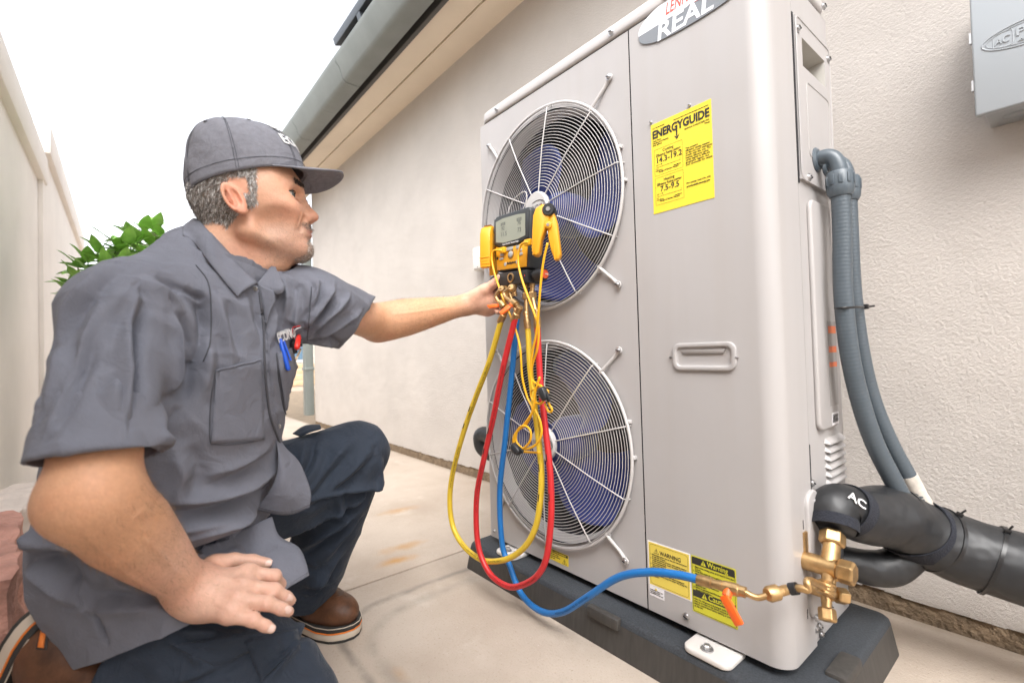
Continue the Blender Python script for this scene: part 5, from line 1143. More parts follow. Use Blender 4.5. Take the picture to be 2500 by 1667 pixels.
# ---- trousers volume
T_HL, T_HR = H_L, H_R
def trousers_sdf(p):
    d = d_cone(p, T_HL, T_HR, .112, .112)
    d = smin(d, d_cone(p, (T_HL+T_HR)/2, TS[5][0], .12, .12), .04)
    l = limb(p, T_HL, K_L, [(0, .105), (.5, .098), (.85, .084), (1, .076)]); l = smin(l, limb(p, K_L, A_L, [(0, .074), (.3, .080), (.7, .074), (1, .066)]), .025)
    r = limb(p, T_HR, K_R, [(0, .110), (.4, .108), (.9, .092), (1, .084)]); r = smin(r, limb(p, K_R, A_R, [(0, .080), (.5, .078), (1, .070)]), .03)
    d = smin(d, l, .04); d = smin(d, r, .04)
    cuff = unit(A_L-K_L); d = smax(d, (p-(A_L+cuff*.012))@unit(cuff*.6+np.array([0, 0, -1.0])), .006)
    cu2 = unit(A_R-K_R); d = smax(d, (p-(A_R-cu2*.02))@cu2, .006)
    return smax(d, -(p[:, 2]-.006), .01)
from mathutils.bvhtree import BVHTree
def caster(V, F):
    bv = BVHTree.FromPolygons([tuple(v) for v in V.tolist()], [tuple(f) for f in F.tolist()])
    def cast(x, y, off=0.0):
        r = ray(x*1.06293, y*1.06293); h = bv.ray_cast(Vector(CAM), Vector(unit(r)))
        if h[0] is None: return None
        n = np.array(h[1]); n = n if n@r < 0 else -n
        return np.array(h[0])+n*off
    return cast, bv
def fold(cast, pl, amp, wd, kind=1):
    q = [cast(x, y) for x, y in pl]; q = [a for a in q if a is not None]
    return (q, amp, wd, kind) if len(q) > 1 else None
def c2(*a): return [(.384*x, 451.6+.384*y) for x, y in a]        # reading scales of two enlargements of the photograph
def c3(*a): return [(.4*x, 959.6+.4*y) for x, y in a]
# ================================================================== PERSON: build
man = thing('person', 'kneeling man in grey work shirt, navy trousers and grey cap reaching to the gauge', 'person', (float(MH[0]), float(MH[1]), 0))
_all = np.array([HC, S_R, E_R, W_R, S_L, E_L, W_L, H_L, H_R, K_L, A_L, K_R, A_R]); LO = _all.min(0)-.22; HI = _all.max(0)+.22
rng = np.random.RandomState(11)
def vnoise(P, scale, seed, oct=3):
    r = np.random.RandomState(seed); out = 0; a = 1.0
    for o in range(oct):
        k = r.normal(size=(10, 3)); k *= (scale*2**o/np.linalg.norm(k, axis=1))[:, None]*r.uniform(.6, 1.4, (10, 1)); ph = r.uniform(0, 6.28, 10)
        out = out+a*np.sin(P@k.T+ph).mean(1)*1.8; a *= .5
    return out
def ridged(P, scale, seed): return (1-np.minimum(1, np.abs(vnoise(P, scale, seed, 2))*1.6))**2
# ---- skin
V, F = sdf_mesh(body_sdf, LO, HI, .0029)
V = relax(V, F, 1, .35); N = v_normals(V, F)
q = hl(V); zq = np.where(q[:, 2] < -.012, -.012+(q[:, 2]+.012)/.81, q[:, 2])
inhead = np.linalg.norm(q-np.array([.02, 0, 0]), axis=1) < .17; ay = np.abs(q[:, 1])
base = np.array([.63, .355, .235]); cols = np.tile(base, (len(V), 1))
def blend(mask, c): 
    global cols
    m_ = np.clip(mask, 0, 1)[:, None]; cols = cols*(1-m_)+np.array(c)*m_
def bump_(P, c, r): return np.exp(-(((P-np.array(c))/np.array(r))**2).sum(1))
qs = np.c_[q[:, 0], ay, zq]
blend(.55*bump_(qs, (.075, .045, -.01), (.03, .03, .028))*inhead, (.68, .32, .22))
blend(.7*bump_(qs, (.115, 0, -.012), (.018, .02, .018))*inhead, (.62, .285, .20))
blend(.75*bump_(qs, (-.006, .085, .006), (.03, .012, .04))*inhead, (.72, .33, .22))
st = inhead*np.clip((-.030-zq)/.02, 0, 1)*np.clip((q[:, 0]-.005)/.03, 0, 1)*np.clip((zq+.125)/.02, 0, 1)
blend(.42*st, (.44, .31, .245))
blend(.75*inhead*np.exp(-((zq+.0515)/.009)**2)*np.clip((q[:, 0]-.088)/.006, 0, 1)*np.clip((.024-ay)/.004, 0, 1), (.52, .225, .185))
goat = inhead*np.clip((q[:, 0]-.060)/.012, 0, 1)*np.clip((.030-ay)/.008, 0, 1)*np.clip((-.070-zq)/.008, 0, 1)*np.clip((zq+.118)/.006, 0, 1); mus = inhead*np.exp(-((zq+.036)/.009)**2)*np.clip((q[:, 0]-.088)/.006, 0, 1)*np.clip((.032-ay)/.008, 0, 1)
blend(.5*goat, (.36, .27, .215)); blend(.5*mus, (.27, .19, .15))
def band_z(x): return .050+.16*x                                        # lower edge of the cap's band
ear = (ay > .0755) & (q[:, 0] > -.032) & (q[:, 0] < .020) & (zq > -.036) & (zq < .046)
hs_ = np.full(len(V), 1.0); _ix = np.nonzero(inhead)[0]; hs_[_ix] = head_sdf(q[_ix])
hair = inhead & ~ear & (np.abs(hs_) < .006) & (q[:, 2] > np.interp(q[:, 0], [-.1, -.04, -.02, .008, .012, .028, .034], [-.050, -.046, -.026, .0, -.006, .0, .05])) & (q[:, 0] < .036) & (ay > np.interp(q[:, 0], [-.05, .0, .03], [0, .05, .055])) 
blend(.8*hair, (.27, .235, .205))
for (a, b_) in ((E_R, W_R), (E_L, W_L)):
    ab = b_-a; t = ((V-a)@ab)/(ab@ab); dd = np.linalg.norm(V-a-np.clip(t, -.6, 1)[:, None]*ab, axis=1); m_ = np.clip((.10-dd)/.03, 0, 1)*np.clip((1.05-t)/.35, 0, 1)
    blend(.8*m_, (.60, .325, .185))
hm = np.clip((.20-np.linalg.norm(V-HR['middle'][1], axis=1))/.08, 0, 1); hm2 = np.clip((.13-np.linalg.norm(V-PL, axis=1))/.05, 0, 1)
hand_t = np.clip(((V-W_R)@unit(HR['ring'][2]-W_R)+.04)/.08, 0, 1)*hm
blend(.85*hand_t, (.70, .44, .335)); blend(.7*hm2*np.clip(((V-W_L)@unit(PL-W_L))/.04, 0, 1), (.66, .40, .295))
for k in ('index', 'middle', 'ring', 'pinky'):
    for j, w_ in ((1, .012), (2, .009), (3, .008)): blend(.45*np.exp(-(np.linalg.norm(V-HR[k][j]+FW*.006, axis=1)/w_)**2), (.66, .33, .25))
cols *= (1+.07*vnoise(V, 60, 3)+.05*vnoise(V, 22, 4))[:, None]; cols[:, 1:] *= (1-.10*np.clip(vnoise(V, 34, 5), 0, 1))[:, None]
SKIN = mat('skin', (.5, .27, .17), .48, spec=.42, var=.07, vscale=140, bump=.5, bscale=330, bdist=.0014, sss=.15, attr='tint')
# knuckle, wrist and forehead creases
cr = []
for k in ('index', 'middle', 'ring', 'pinky'):
    P = HR[k]
    for j in (2, 3):
        ax_ = unit(P[j]-P[j-1]); sd_ = unit(np.cross(ax_, FW)); top = P[j]-FW*.0085+UP*.002
        for o in (-.0022, .0022): cr.append(([top+ax_*o-sd_*.006, top+ax_*o, top+ax_*o+sd_*.006], .0007, .0011, 2))
castB, bvB = caster(V, F)
cr += [([castB(x, y) for x, y in l], .0011, .0022, 2) for l in ([(462, 1298), (452, 1340), (440, 1372)], [(470, 1302), (462, 1340), (450, 1380)], [(520, 1330), (560, 1342), (598, 1352)], [(505, 1368), (545, 1382), (575, 1392)])]
cr += [([castB(x, y) for x, y in l], -.0016, .0035, 2) for l in ([(500, 1322), (545, 1330), (590, 1340)], [(498, 1348), (540, 1358), (580, 1368)], [(490, 1378), (520, 1395), (550, 1412)], [(330, 1230), (380, 1290), (430, 1330)])]
cr += [([castB(x, y) for x, y in l], -.0013, .0030, 2) for l in ([(250, 1150), (300, 1190), (345, 1250), (400, 1300)], [(300, 1190), (330, 1175), (360, 1190)], [(180, 1200), (240, 1270), (310, 1330), (380, 1370)], [(900, 722), (960, 716), (1030, 705)])]
cr += [([c_ for c_ in (castB(x, y) for x, y in l) if c_ is not None], a_, w_, 2) for l, a_, w_ in (([(692, 484), (690, 500), (684, 516), (682, 536)], .0020, .0030), ([(664, 442), (656, 438), (648, 437)], .0010, .0016), ([(664, 446), (655, 447), (648, 450)], .0010, .0016), ([(668, 452), (680, 458), (690, 452)], .0013, .0022), ([(640, 418), (655, 410), (672, 408)], .0008, .0018), ([(600, 520), (625, 545), (650, 562)], .0010, .0040), ([(560, 590), (590, 615), (612, 622)], .0012, .0030), ([(545, 560), (575, 590), (600, 602)], .0010, .0030))]
cr = [c_ for c_ in cr if len(c_[0]) > 1 and all(k_ is not None for k_ in c_[0])]
V = V+N*strokes_disp(V, N, cr)[:, None]
body = np_mesh('body', V, F, SKIN, man, cols)
# fingernails
NAIL = mat('nail', (.80, .58, .50), .28, spec=.5)
for k, x, y in (('middle', 1680, 965), ('ring', 1650, 1130), ('pinky', 1395, 1405), ('thumb', 1350, 432)):
    P = HR[k]; ax_ = unit(P[-1]-P[-2]); c_ = castB((430+x*.16578)/1.06293, (1300+y*.16578)/1.06293)
    if c_ is None: continue
    nrm = unit(-(FW)*.75+UP*.65); nrm = unit(nrm-ax_*(nrm@ax_)); sd_ = np.cross(ax_, nrm); m = MB(); vs = []
    for i in range(7):
        for j in range(7):
            u, v = (i/6-.5)*2, (j/6-.5)*2; rr = math.sqrt(max(0, 1-(abs(u)**3)*.35)); vs.append(c_+ax_*u*.0062+sd_*v*.0052*rr+nrm*(.0009-.0022*v*v-.0006*u*u))
    m.add(vs, [(i*7+j, i*7+j+1, (i+1)*7+j+1, (i+1)*7+j) for i in range(6) for j in range(6)]); m.build('fingernail', NAIL, body, smooth=180)
# eyes
EYE = mat('eye_white', (.72, .68, .64), .12, spec=.6); IRIS = mat('iris', (.10, .13, .13), .1); PUP = mat('pupil', (.004, .004, .004), .1)
for s in (-1, 1):
    c_ = hw((.0765, .0335*s, .0235)); gz_ = unit(HM[0]*.92+HM[1]*(-.34)+HM[2]*(-.10))
    e = MB().lathe([(.0131*math.sin(R_(a)), .0131*math.cos(R_(a))) for a in range(1, 180, 8)], c_, gz_, 24).build('eyeball', EYE, body, smooth=180)
    MB().lathe([(.0131*math.sin(R_(a))*1.004, .0131*math.cos(R_(a))*1.004+.0002) for a in (31, 24, 14, 2)], c_, gz_, 24, caps=False).build('iris', IRIS, e, smooth=180)
    MB().lathe([(.0131*math.sin(R_(a))*1.008, .0131*math.cos(R_(a))*1.008+.0003) for a in (14, 8, 1)], c_, gz_, 16, caps=False).build('pupil', PUP, e, smooth=180)
LASH = mat('lash', (.02, .015, .012), .7)
for s in (-1, 1):
    MB().tube(catmull([hw((x, y*s, z)) for x, y, z in ((.0745, .0535, .0225), (.0835, .0475, .0272), (.0895, .0390, .0292), (.0908, .0300, .0282), (.0880, .0225, .0245))], 6), np.r_[np.linspace(.0004, .0011, 12), np.linspace(.0011, .0005, 13)], n=6).build('lash_line', LASH, body, smooth=60)
# ---- hair as short strands
def strands(name, idx, n, length, wid, direc, cl, jit=.5, lift=.5, mat_=None):
    idx = rng.choice(idx, n); P = V[idx]+rng.normal(0, .0012, (n, 3)); Nn = N[idx]; D = direc(q[idx]) if callable(direc) else np.tile(direc, (n, 1))
    D = D@HM; D = D-Nn*(D*Nn).sum(1)[:, None]; D = D/(np.linalg.norm(D, axis=1)[:, None]+1e-9); D = D+Nn*lift+rng.normal(0, jit, (n, 3)); D /= np.linalg.norm(D, axis=1)[:, None]
    L = length*rng.uniform(.5, 1.15, n)[:, None]; S = np.cross(D, rng.normal(size=(n, 3))); S /= np.linalg.norm(S, axis=1)[:, None]; S *= wid
    mid = P+D*L*.55; tip = P+D*L-Nn*L*.18
    VV = np.stack([P-S, P+S, mid+S*.8, mid-S*.8, tip+S*.15, tip-S*.15], 1).reshape(-1, 3); b = np.arange(n)[:, None]*6
    FF = np.concatenate([b+np.array([0, 1, 2, 3]), b+np.array([3, 2, 4, 5])]); cc = np.array(cl)[rng.randint(0, len(cl), n)]*rng.uniform(.7, 1.3, (n, 1))
    return np_mesh(name, VV, FF, mat_ or HAIR, body, np.repeat(cc, 6, 0), smooth=True)
HAIR = mat('hair', (.2, .2, .2), .55, spec=.4, var=.02, vscale=5, attr='tint')
hi_ = np.nonzero(hair & (q[:, 2] < band_z(q[:, 0])+.02))[0]
GREY_H = [(.24, .215, .19), (.34, .31, .285), (.50, .475, .45), (.70, .68, .66), (.17, .15, .13)]
tag(strands('hair', hi_, 15000, .0085, .00045, lambda a: np.c_[-.45*np.ones(len(a)), np.zeros(len(a)), -.9*np.ones(len(a))], GREY_H, .28, .35), kind='stuff')
sb = np.nonzero(hair & (q[:, 0] > .006) & (ay > .05))[0]
if len(sb): tag(strands('sideburn_hair', sb, 1800, .010, .0004, np.array([.1, 0, -1.0]), [(.58, .56, .54), (.76, .74, .72), (.42, .40, .38)], .2, .25), kind='stuff')
gi = np.nonzero((goat > .4) & (rng.uniform(size=len(V)) < 1.1))[0]
if len(gi): tag(strands('goatee', gi, 2000, .0050, .0003, np.array([.25, 0, -1.0]), [(.34, .26, .20), (.50, .44, .39), (.24, .18, .14), (.62, .58, .54)], .35, .5), kind='stuff')
sti = np.nonzero((st > .25) & (rng.uniform(size=len(V)) < 1.1))[0]
if len(sti): tag(strands('stubble', sti, 4500, .0016, .00022, np.array([.2, 0, -1.0]), [(.20, .16, .13), (.36, .31, .27), (.12, .09, .075)], .3, .5), kind='stuff')
mi = np.nonzero(mus > .35)[0]
if len(mi): tag(strands('moustache', mi, 700, .0045, .00028, np.array([.1, 0, -1.0]), [(.20, .14, .11), (.12, .09, .07)], .25, .3), kind='stuff')
bi = np.nonzero(inhead & (np.abs(zq-(.0445+.10*np.clip(ay-.02, 0, .03)-.25*np.clip(ay-.036, 0, 1))) < .0037-.05*np.clip(ay-.030, 0, .02)) & (ay > .010) & (ay < .046) & (q[:, 0] > .06))[0]
if len(bi): tag(strands('eyebrow', bi, 1100, .0075, .0004, lambda a: np.c_[-.5*np.ones(len(a)), np.sign(a[:, 1]), .15*np.ones(len(a))], [(.05, .04, .035), (.09, .07, .06)], .22, .3), kind='stuff')

def armhair(a, b_, n, t0, t1):
    ab = b_-a; t = ((V-a)@ab)/(ab@ab); dd = np.linalg.norm(V-a-np.clip(t, 0, 1)[:, None]*ab, axis=1); ix = np.nonzero((t > t0) & (t < t1) & (dd < .065))[0]
    return tag(strands('arm_hair', ix, n, .012, .00010, unit(ab)@HM.T, [(.16, .10, .06), (.26, .17, .10)], .45, .35), kind='stuff')
armhair(E_R, W_R, 3200, .0, .93); armhair(E_L, W_L, 2200, .05, .95)
# ---- shirt
SHIRT = mat('shirt_twill', (.165, .172, .206), .88, spec=.2, var=.05, vscale=30, sheen=.06)
def cloth_bump(m, a, da, b_, db):
    n, l, b = nodes(m); tc = n.new('ShaderNodeTexCoord'); prev = None
    for sc, dist, det, st in ((a, da, 5, .8), (b_, db, 2, .5)):
        nz = n.new('ShaderNodeTexNoise'); nz.inputs['Scale'].default_value = sc; nz.inputs['Detail'].default_value = det; nz.inputs['Distortion'].default_value = .8; l.new(tc.outputs['Object'], nz.inputs['Vector'])
        bp = n.new('ShaderNodeBump'); bp.inputs['Strength'].default_value = st; bp.inputs['Distance'].default_value = dist; l.new(nz.outputs['Fac'], bp.inputs['Height'])
        if prev: l.new(prev, bp.inputs['Normal'])
        prev = bp.outputs[0]
    l.new(prev, b.inputs['Normal'])
cloth_bump(SHIRT, 24, .0065, 600, .0014)
V, F = sdf_mesh(shirt_sdf, LO, HI, .0031); V = relax(V, F, 2, .5); N = v_normals(V, F); cast, bv = caster(V, F)
FO = []
def fo(pl, amp, wd, kind=1):
    f_ = fold(cast, pl, amp*(2.4 if kind < 2 else 1), wd*(.85 if kind < 2 else 1), kind)
    if f_: FO.append(f_)
# sleeve, armhole and shoulder of the near arm
fo(c2((1150, 480), (1205, 640), (1212, 800), (1195, 940), (1110, 1080)), -.005, .008, 0)
fo(c2((1195, 940), (1060, 1180), (960, 1400), (900, 1560)), -.010, .013, 0)
fo(c2((820, 600), (765, 760), (752, 900), (758, 1080), (768, 1280)), .0080, .010, 1)
fo(c2((600, 640), (500, 860), (390, 1130), (280, 1400)), .0030, .008, 1)
fo(c2((1010, 700), (1045, 860), (1060, 1040), (1035, 1220)), .0075, .013, 1)
fo(c2((660, 420), (520, 540), (400, 690), (345, 830)), .0035, .012, 1)
fo(c2((760, 560), (640, 700), (560, 900)), .0035, .014, 1)
fo(c2((900, 520), (1010, 600), (1100, 720), (1150, 860)), .0050, .014, 1)
fo(c2((1040, 560), (1150, 680), (1190, 800)), .004, .010, 1)
fo(c2((350, 900), (330, 1050), (250, 1250)), .003, .014, 1)
# yoke seam, fold below the collar stand
fo(c2((1090, 560), (1150, 600), (1200, 640)), .004, .007, 1); fo(c2((1060, 470), (820, 400), (640, 400)), -.0012, .004, 2)
# near front
fo(c2((1320, 600), (1350, 760), (1400, 960)), .0035, .010, 1); fo(c2((1480, 600), (1500, 740), (1560, 900)), .003, .012, 1)
fo(c2((1240, 820), (1260, 1000), (1230, 1180)), .003, .012, 1)
PLK = [(592, 652), (600, 700), (606, 760), (608, 830), (613, 900), (622, 960), (640, 1010), (652, 1050)]
fo(PLK, .0050, .0045, 1); fo([(x+17, y) for x, y in PLK[1:]], -.0008, .0025, 2)
fo(c3((1540, 160), (1380, 260), (1180, 330)), .0040, .014, 1); fo(c3((1580, 280), (1400, 400), (1150, 470), (980, 480)), .0070, .016, 1)
fo(c3((1610, 350), (1450, 530), (1230, 640), (1010, 720)), .0120, .017, 1); fo(c3((1400, 610), (1240, 690), (1080, 760)), .0080, .010, 1)
fo(c3((1000, 200), (1050, 330), (1000, 470)), .004, .016, 1); fo(c3((1300, 560), (1120, 620), (980, 660)), .005, .012, 1)
# back and side of the near waist
fo(c3((125, 790), (260, 800), (420, 830), (520, 880)), -.009, .012, 0); fo(c3((135, 740), (300, 740), (460, 800)), .007, .012, 0)
fo(c3((180, 880), (300, 950), (450, 1090)), .006, .013, 1); fo(c3((600, 840), (700, 960), (860, 1030)), .006, .014, 1); fo(c3((480, 1110), (700, 1090), (950, 1100)), .006, .013, 1)
fo(c3((380, 890), (395, 960), (420, 1040), (460, 1090)), -.0045, .0035, 0); fo(c3((545, 1110), (550, 1190), (575, 1260), (600, 1300)), -.0045, .0035, 0)
fo(c3((130, 560), (180, 660), (240, 720)), .005, .013, 1)
# far arm sleeve
fo(c2((1830, 470), (1880, 560), (1840, 680), (1825, 790)), -.004, .006, 0); fo(c2((1990, 560), (1960, 600), (1890, 700), (1830, 780)), .0060, .007, 1); fo(c2((2080, 590), (2020, 660), (1920, 750), (1835, 840)), .0060, .008, 1)
fo(c2((2150, 690), (2040, 760), (1930, 820), (1830, 860)), .005, .007, 1); fo(c2((1900, 500), (1890, 580), (1860, 660)), .004, .006, 1); fo(c2((1840, 870), (1940, 855), (2010, 890)), .005, .006, 1)
fo(c2((1700, 480), (1720, 600), (1700, 740)), .0035, .010, 1); fo(c2((1640, 640), (1640, 760), (1630, 860)), .0035, .009, 1); fo(c2((1780, 560), (1770, 700), (1770, 800)), .003, .008, 1)
# stitched hems
fo([(66, 1036), (130, 1018), (230, 1022), (330, 1062)], -.0010, .0020, 2); fo([(848, 690), (845, 735), (815, 775), (780, 800)], -.0010, .0020, 2)
V = V+N*(strokes_disp(V, N, FO)+.0080*(ridged(V*np.array([1, 1, .55]), 16, 8)-.5)+.0028*(ridged(V, 34, 9)-.5)+.0007*vnoise(V, 90, 9, 2))[:, None]
shirt = np_mesh('shirt', V, F, SHIRT, man)
cast, bv = caster(V, F); N = v_normals(V, F)
STITCH = mat('stitch', (.07, .072, .085), .9)
def patch(name, poly, nu, nv, off, mat_, parent, edge=.0006):
    """cloth piece laid on the shirt: corners in order tl, tr, br, bl (each side may bend through extra points)"""
    tl, tr, br, bl = poly; vs = []; ok = True
    for j in range(nv+1):
        for i in range(nu+1):
            u, v = i/nu, j/nv; x, y = (np.array(tl)*(1-u)+np.array(tr)*u)*(1-v)+(np.array(bl)*(1-u)+np.array(br)*u)*v
            e = min(u, 1-u, v, 1-v); c_ = cast(x, y, off+(edge if 0 < e < .2 else 0)); 
            if c_ is None: c_ = vs[-1] if vs else None
            vs.append(c_)
    m = MB().add(vs, [(j*(nu+1)+i, j*(nu+1)+i+1, (j+1)*(nu+1)+i+1, (j+1)*(nu+1)+i) for j in range(nv) for i in range(nu)])
    o = m.build(name, mat_, parent, smooth=180); s_ = o.modifiers.new('thickness', 'SOLIDIFY'); s_.thickness = .0022; s_.offset = 1; return o
pk = patch('chest_pocket', [(494, 850), (601, 826), (605, 1010), (484, 1018)], 14, 18, .0026, SHIRT, shirt)
pk2 = patch('chest_pocket', [(634, 812), (694, 790), (676, 938), (652, 942)], 8, 14, .0018, SHIRT, shirt)
def seam(pl, r, par, mat_, nm='seam', off=.001):
    P = [cast(x, y, off) for x, y in catmull(np.array(pl, float), 8)]; P = [p for p in P if p is not None]
    if len(P) > 1: return MB().tube(P, r, n=6).build(nm, mat_, par, smooth=180)
seam([(494, 850), (484, 920), (482, 1006), (498, 1020), (555, 1018), (605, 1008)], .0010, shirt, STITCH); seam([(500, 856), (491, 925), (489, 1002), (506, 1012), (555, 1010), (598, 1002)], .0007, shirt, STITCH); seam([(494, 851), (550, 838), (601, 826)], .0016, shirt, SHIRT, 'pocket_welt', .003)
seam([(634, 812), (640, 870), (652, 942), (664, 950), (676, 936)], .0010, shirt, STITCH); seam([(634, 812), (664, 802), (694, 790)], .0016, shirt, SHIRT, 'pocket_welt', .003)
seam([(450, 610), (478, 650), (486, 720), (482, 790), (468, 830)], .0010, shirt, STITCH); seam([(715, 660), (712, 720), (706, 780)], .0010, shirt, STITCH)
seam(PLK, .0022, shirt, STITCH, 'placket_edge', .0)
BUT = mat('snap_button', (.42, .40, .38), .3, metal=.5)
for x, y in ((586, 664), (640, 978)):
    c_ = cast(x, y, .001)
    if c_ is not None: MB().lathe([(.0045, 0), (.0045, .0018), (.003, .0026), (.0001, .0026)], c_, -FW, 12).build('button', BUT, shirt, smooth=50)
# embroidery on the far breast
EMW = mat('thread_white', (.66, .66, .66), .8); EMR = mat('thread_red', (.55, .03, .03), .7)
c0_ = cast(636, 790, .002); c1_ = cast(690, 768, .002)
if c0_ is not None and c1_ is not None:
    ax_ = unit(c1_-c0_); ay_ = unit(UP-ax_*(UP@ax_)); L = np.linalg.norm(c1_-c0_)
    def onsh(name, s_, size, px, fit, mt, **k):
        o = cast(*px, .0035); return text(s_, size, o, ax_, ay_, mt, shirt, name=name, fit=fit, depth=.0012, **k)
    onsh('embroidered_lettering', 'ECONO', .024, (637, 789), L*.74, EMW, bold=.0003); onsh('embroidered_lettering', 'EMERGENCY', .0095, (636, 774), L*.66, EMW, bold=.0001); onsh('embroidered_lettering', 'R', .022, (683, 776), .010, EMW, bold=.0008)
    for (dx_, mt, nm) in ((0, EMR, 'red_arc'), (3, EMW, 'white_arc')):
        P = [cast(x+dx_*.8, y+dx_, .003) for x, y in ((674, 775), (673, 760), (677, 750), (686, 747))]; P = [p for p in P if p is not None]
        if len(P) > 2: MB().tube(catmull(P, 5), .0011, n=6).build(nm, mt, shirt, smooth=180)
# ---- collar
def coons(name, top, bot, n, depth_top, depth_bot, mat_, parent, rows=8, bulge=.0, thick=.0025, wav=0, seed=0):
    A = catmull([K(x, y, d) for (x, y), d in zip(top, depth_top)], n); B_ = catmull([K(x, y, d) for (x, y), d in zip(bot, depth_bot)], n); m_ = min(len(A), len(B_)); vs = []
    for j in range(rows+1):
        v = j/rows
        for i in range(m_): vs.append(A[i]*(1-v)+B_[i]*v-FW*bulge*math.sin(math.pi*v))
    vs = np.array(vs)
    if wav: vs = vs-FW[None]*(wav*vnoise(vs, 55, seed, 2))[:, None]
    o = MB().add(vs, [(j*m_+i, j*m_+i+1, (j+1)*m_+i+1, (j+1)*m_+i) for j in range(rows) for i in range(m_-1)]).build(name, mat_, parent, smooth=180)
    s_ = o.modifiers.new('thickness', 'SOLIDIFY'); s_.thickness = thick; s_.offset = 0; return o
ctop = [(431, 512), (452, 503), (487, 540), (530, 586), (562, 622), (590, 650)]; ctd = [.905, .855, .832, .822, .818, .816]
cbot = [(420, 540), (447, 560), (478, 600), (507, 636), (530, 664), (546, 682)]
cbd = []
for x, y in cbot:
    c_ = cast(x, y, .007); cbd.append(.83 if c_ is None else float((c_-CAM)@FW))
ctd = []
for (x, y), d0 in zip(ctop, [.905, .855, .832, .822, .818, .816]):
    c_ = castB(x, y); ctd.append(d0 if c_ is None else min(d0, float((c_-CAM)@FW)-.007))
collar = coons('collar', ctop, cbot, 6, ctd, cbd, SHIRT, shirt, rows=8, bulge=.006)
coons('collar_stand', [(x+2, y+1) for x, y in ctop], [(432, 545), (458, 562), (494, 588), (536, 622), (566, 644), (590, 656)], 6, [d+.004 for d in ctd], [.905, .86, .842, .832, .828, .826], SHIRT, shirt, rows=4)
coons('collar', [(592, 650), (606, 632), (620, 615), (630, 606)], [(604, 668), (622, 676), (648, 672), (655, 660)], 6, [.835, .85, .865, .88], [.842, .845, .85, .86], SHIRT, shirt, rows=6, bulge=.004)
coons('facing', [(593, 652), (600, 690), (606, 720), (610, 745)], [(628, 668), (632, 690), (622, 712), (611, 745)], 6, [.834]*4, [.838, .838, .835, .832], SHIRT, shirt, rows=5)
# ---- shirt tails over the lap
def four(name, top, right, bot, left, n, wav, seed, bulge):
    """Coons patch between four measured edges (top and bottom run left to right, left and right run down)"""
    def rs(c): 
        P = catmull([K(*a) for a in c], 12); sg = np.r_[0, np.cumsum(np.linalg.norm(np.diff(P, axis=0), axis=1))]; t = np.linspace(0, sg[-1], n+1); return np.stack([np.interp(t, sg, P[:, k]) for k in range(3)], 1)
    T_, R2, B2, L2_ = rs(top), rs(right), rs(bot), rs(left); vs = []
    for j in range(n+1):
        v = j/n
        for i in range(n+1):
            u = i/n; p = (1-v)*T_[i]+v*B2[i]+(1-u)*L2_[j]+u*R2[j]-((1-u)*(1-v)*T_[0]+u*(1-v)*T_[-1]+(1-u)*v*B2[0]+u*v*B2[-1]); vs.append(p-FW*bulge*math.sin(math.pi*u)*math.sin(math.pi*v))
    vs = np.array(vs); ramp = np.tile(np.linspace(.2, 1, n+1)[:, None], (1, n+1)).ravel(); vs = vs-(FW*.8-UP*.5)[None]*(wav*ramp*(vnoise(vs, 38, seed, 3)))[:, None]
    o = MB().add(vs, [(j*(n+1)+i, j*(n+1)+i+1, (j+1)*(n+1)+i+1, (j+1)*(n+1)+i) for j in range(n) for i in range(n)]).build(name, SHIRT, shirt, smooth=180); s_ = o.modifiers.new('thickness', 'SOLIDIFY'); s_.thickness = .0022; s_.offset = 0
    k = n-1; MB().tube([vs[k*(n+1)+i]-FW*.0012 for i in range(n+1)], .0006, n=5).build('hem_stitch', STITCH, o); return o
four('shirt_tail', [(392, 1262, .795), (470, 1238, .81), (560, 1212, .84), (624, 1186, .875)], [(624, 1186, .875), (640, 1230, .865), (684, 1256, .85), (706, 1292, .835), (713, 1322, .825)], [(440, 1330, .775), (540, 1352, .775), (640, 1362, .785), (676, 1345, .805), (713, 1322, .825)], [(392, 1262, .795), (415, 1295, .785), (440, 1330, .775)], 26, .010, 4, .022)
four('shirt_tail', [(628, 985, .885), (640, 1005, .89), (656, 1030, .895)], [(656, 1030, .895), (684, 1058, .905), (704, 1098, .91), (717, 1135, .91), (713, 1166, .905)], [(590, 1172, .87), (640, 1182, .88), (676, 1180, .895), (713, 1166, .905)], [(628, 985, .885), (640, 1050, .87), (630, 1110, .865), (590, 1172, .87)], 24, .008, 5, .016)
# ---- pens in the far pocket
def pen(pts, r, mt, lab, clip=None):
    t = thing('pen', lab, 'pen', tuple(pts[0])); MB().tube([pts[0], pts[0]+(pts[1]-pts[0])*.12, pts[0]+(pts[1]-pts[0])*.15, pts[1]+(pts[0]-pts[1])*.04, pts[1]], [r*.7, r*.75, r, r, r*.6], n=12).build('barrel', mt, t, smooth=50)
    if clip is not None: MB().tube(clip[0], r*.45, n=8).build('clip', clip[1], t, smooth=60)
BLU = mat('pen_blue', (.015, .10, .60), .3); 
def on(x, y, o): c_ = cast(x, y, o); return K(x, y, .86)-FW*o if c_ is None else c_
pen([on(640, 782, .006), on(652, 850, .010)], .0042, BLU, 'blue pen clipped to the shirt breast pocket', ([on(642, 790, .012), on(651, 830, .015)], BLU))
pen([on(681, 768, .006), on(684, 800, .004)], .0048, mat('pen_red', (.70, .03, .02), .35), 'red marker standing in the shirt breast pocket', ([on(683, 793, .010), on(687, 823, .011)], mat('clip_cream', (.62, .48, .33), .4)))
pen([on(668, 778, .006), on(671, 812, .004)], .0058, BLACKP, 'black marker between the other two pens in the pocket')
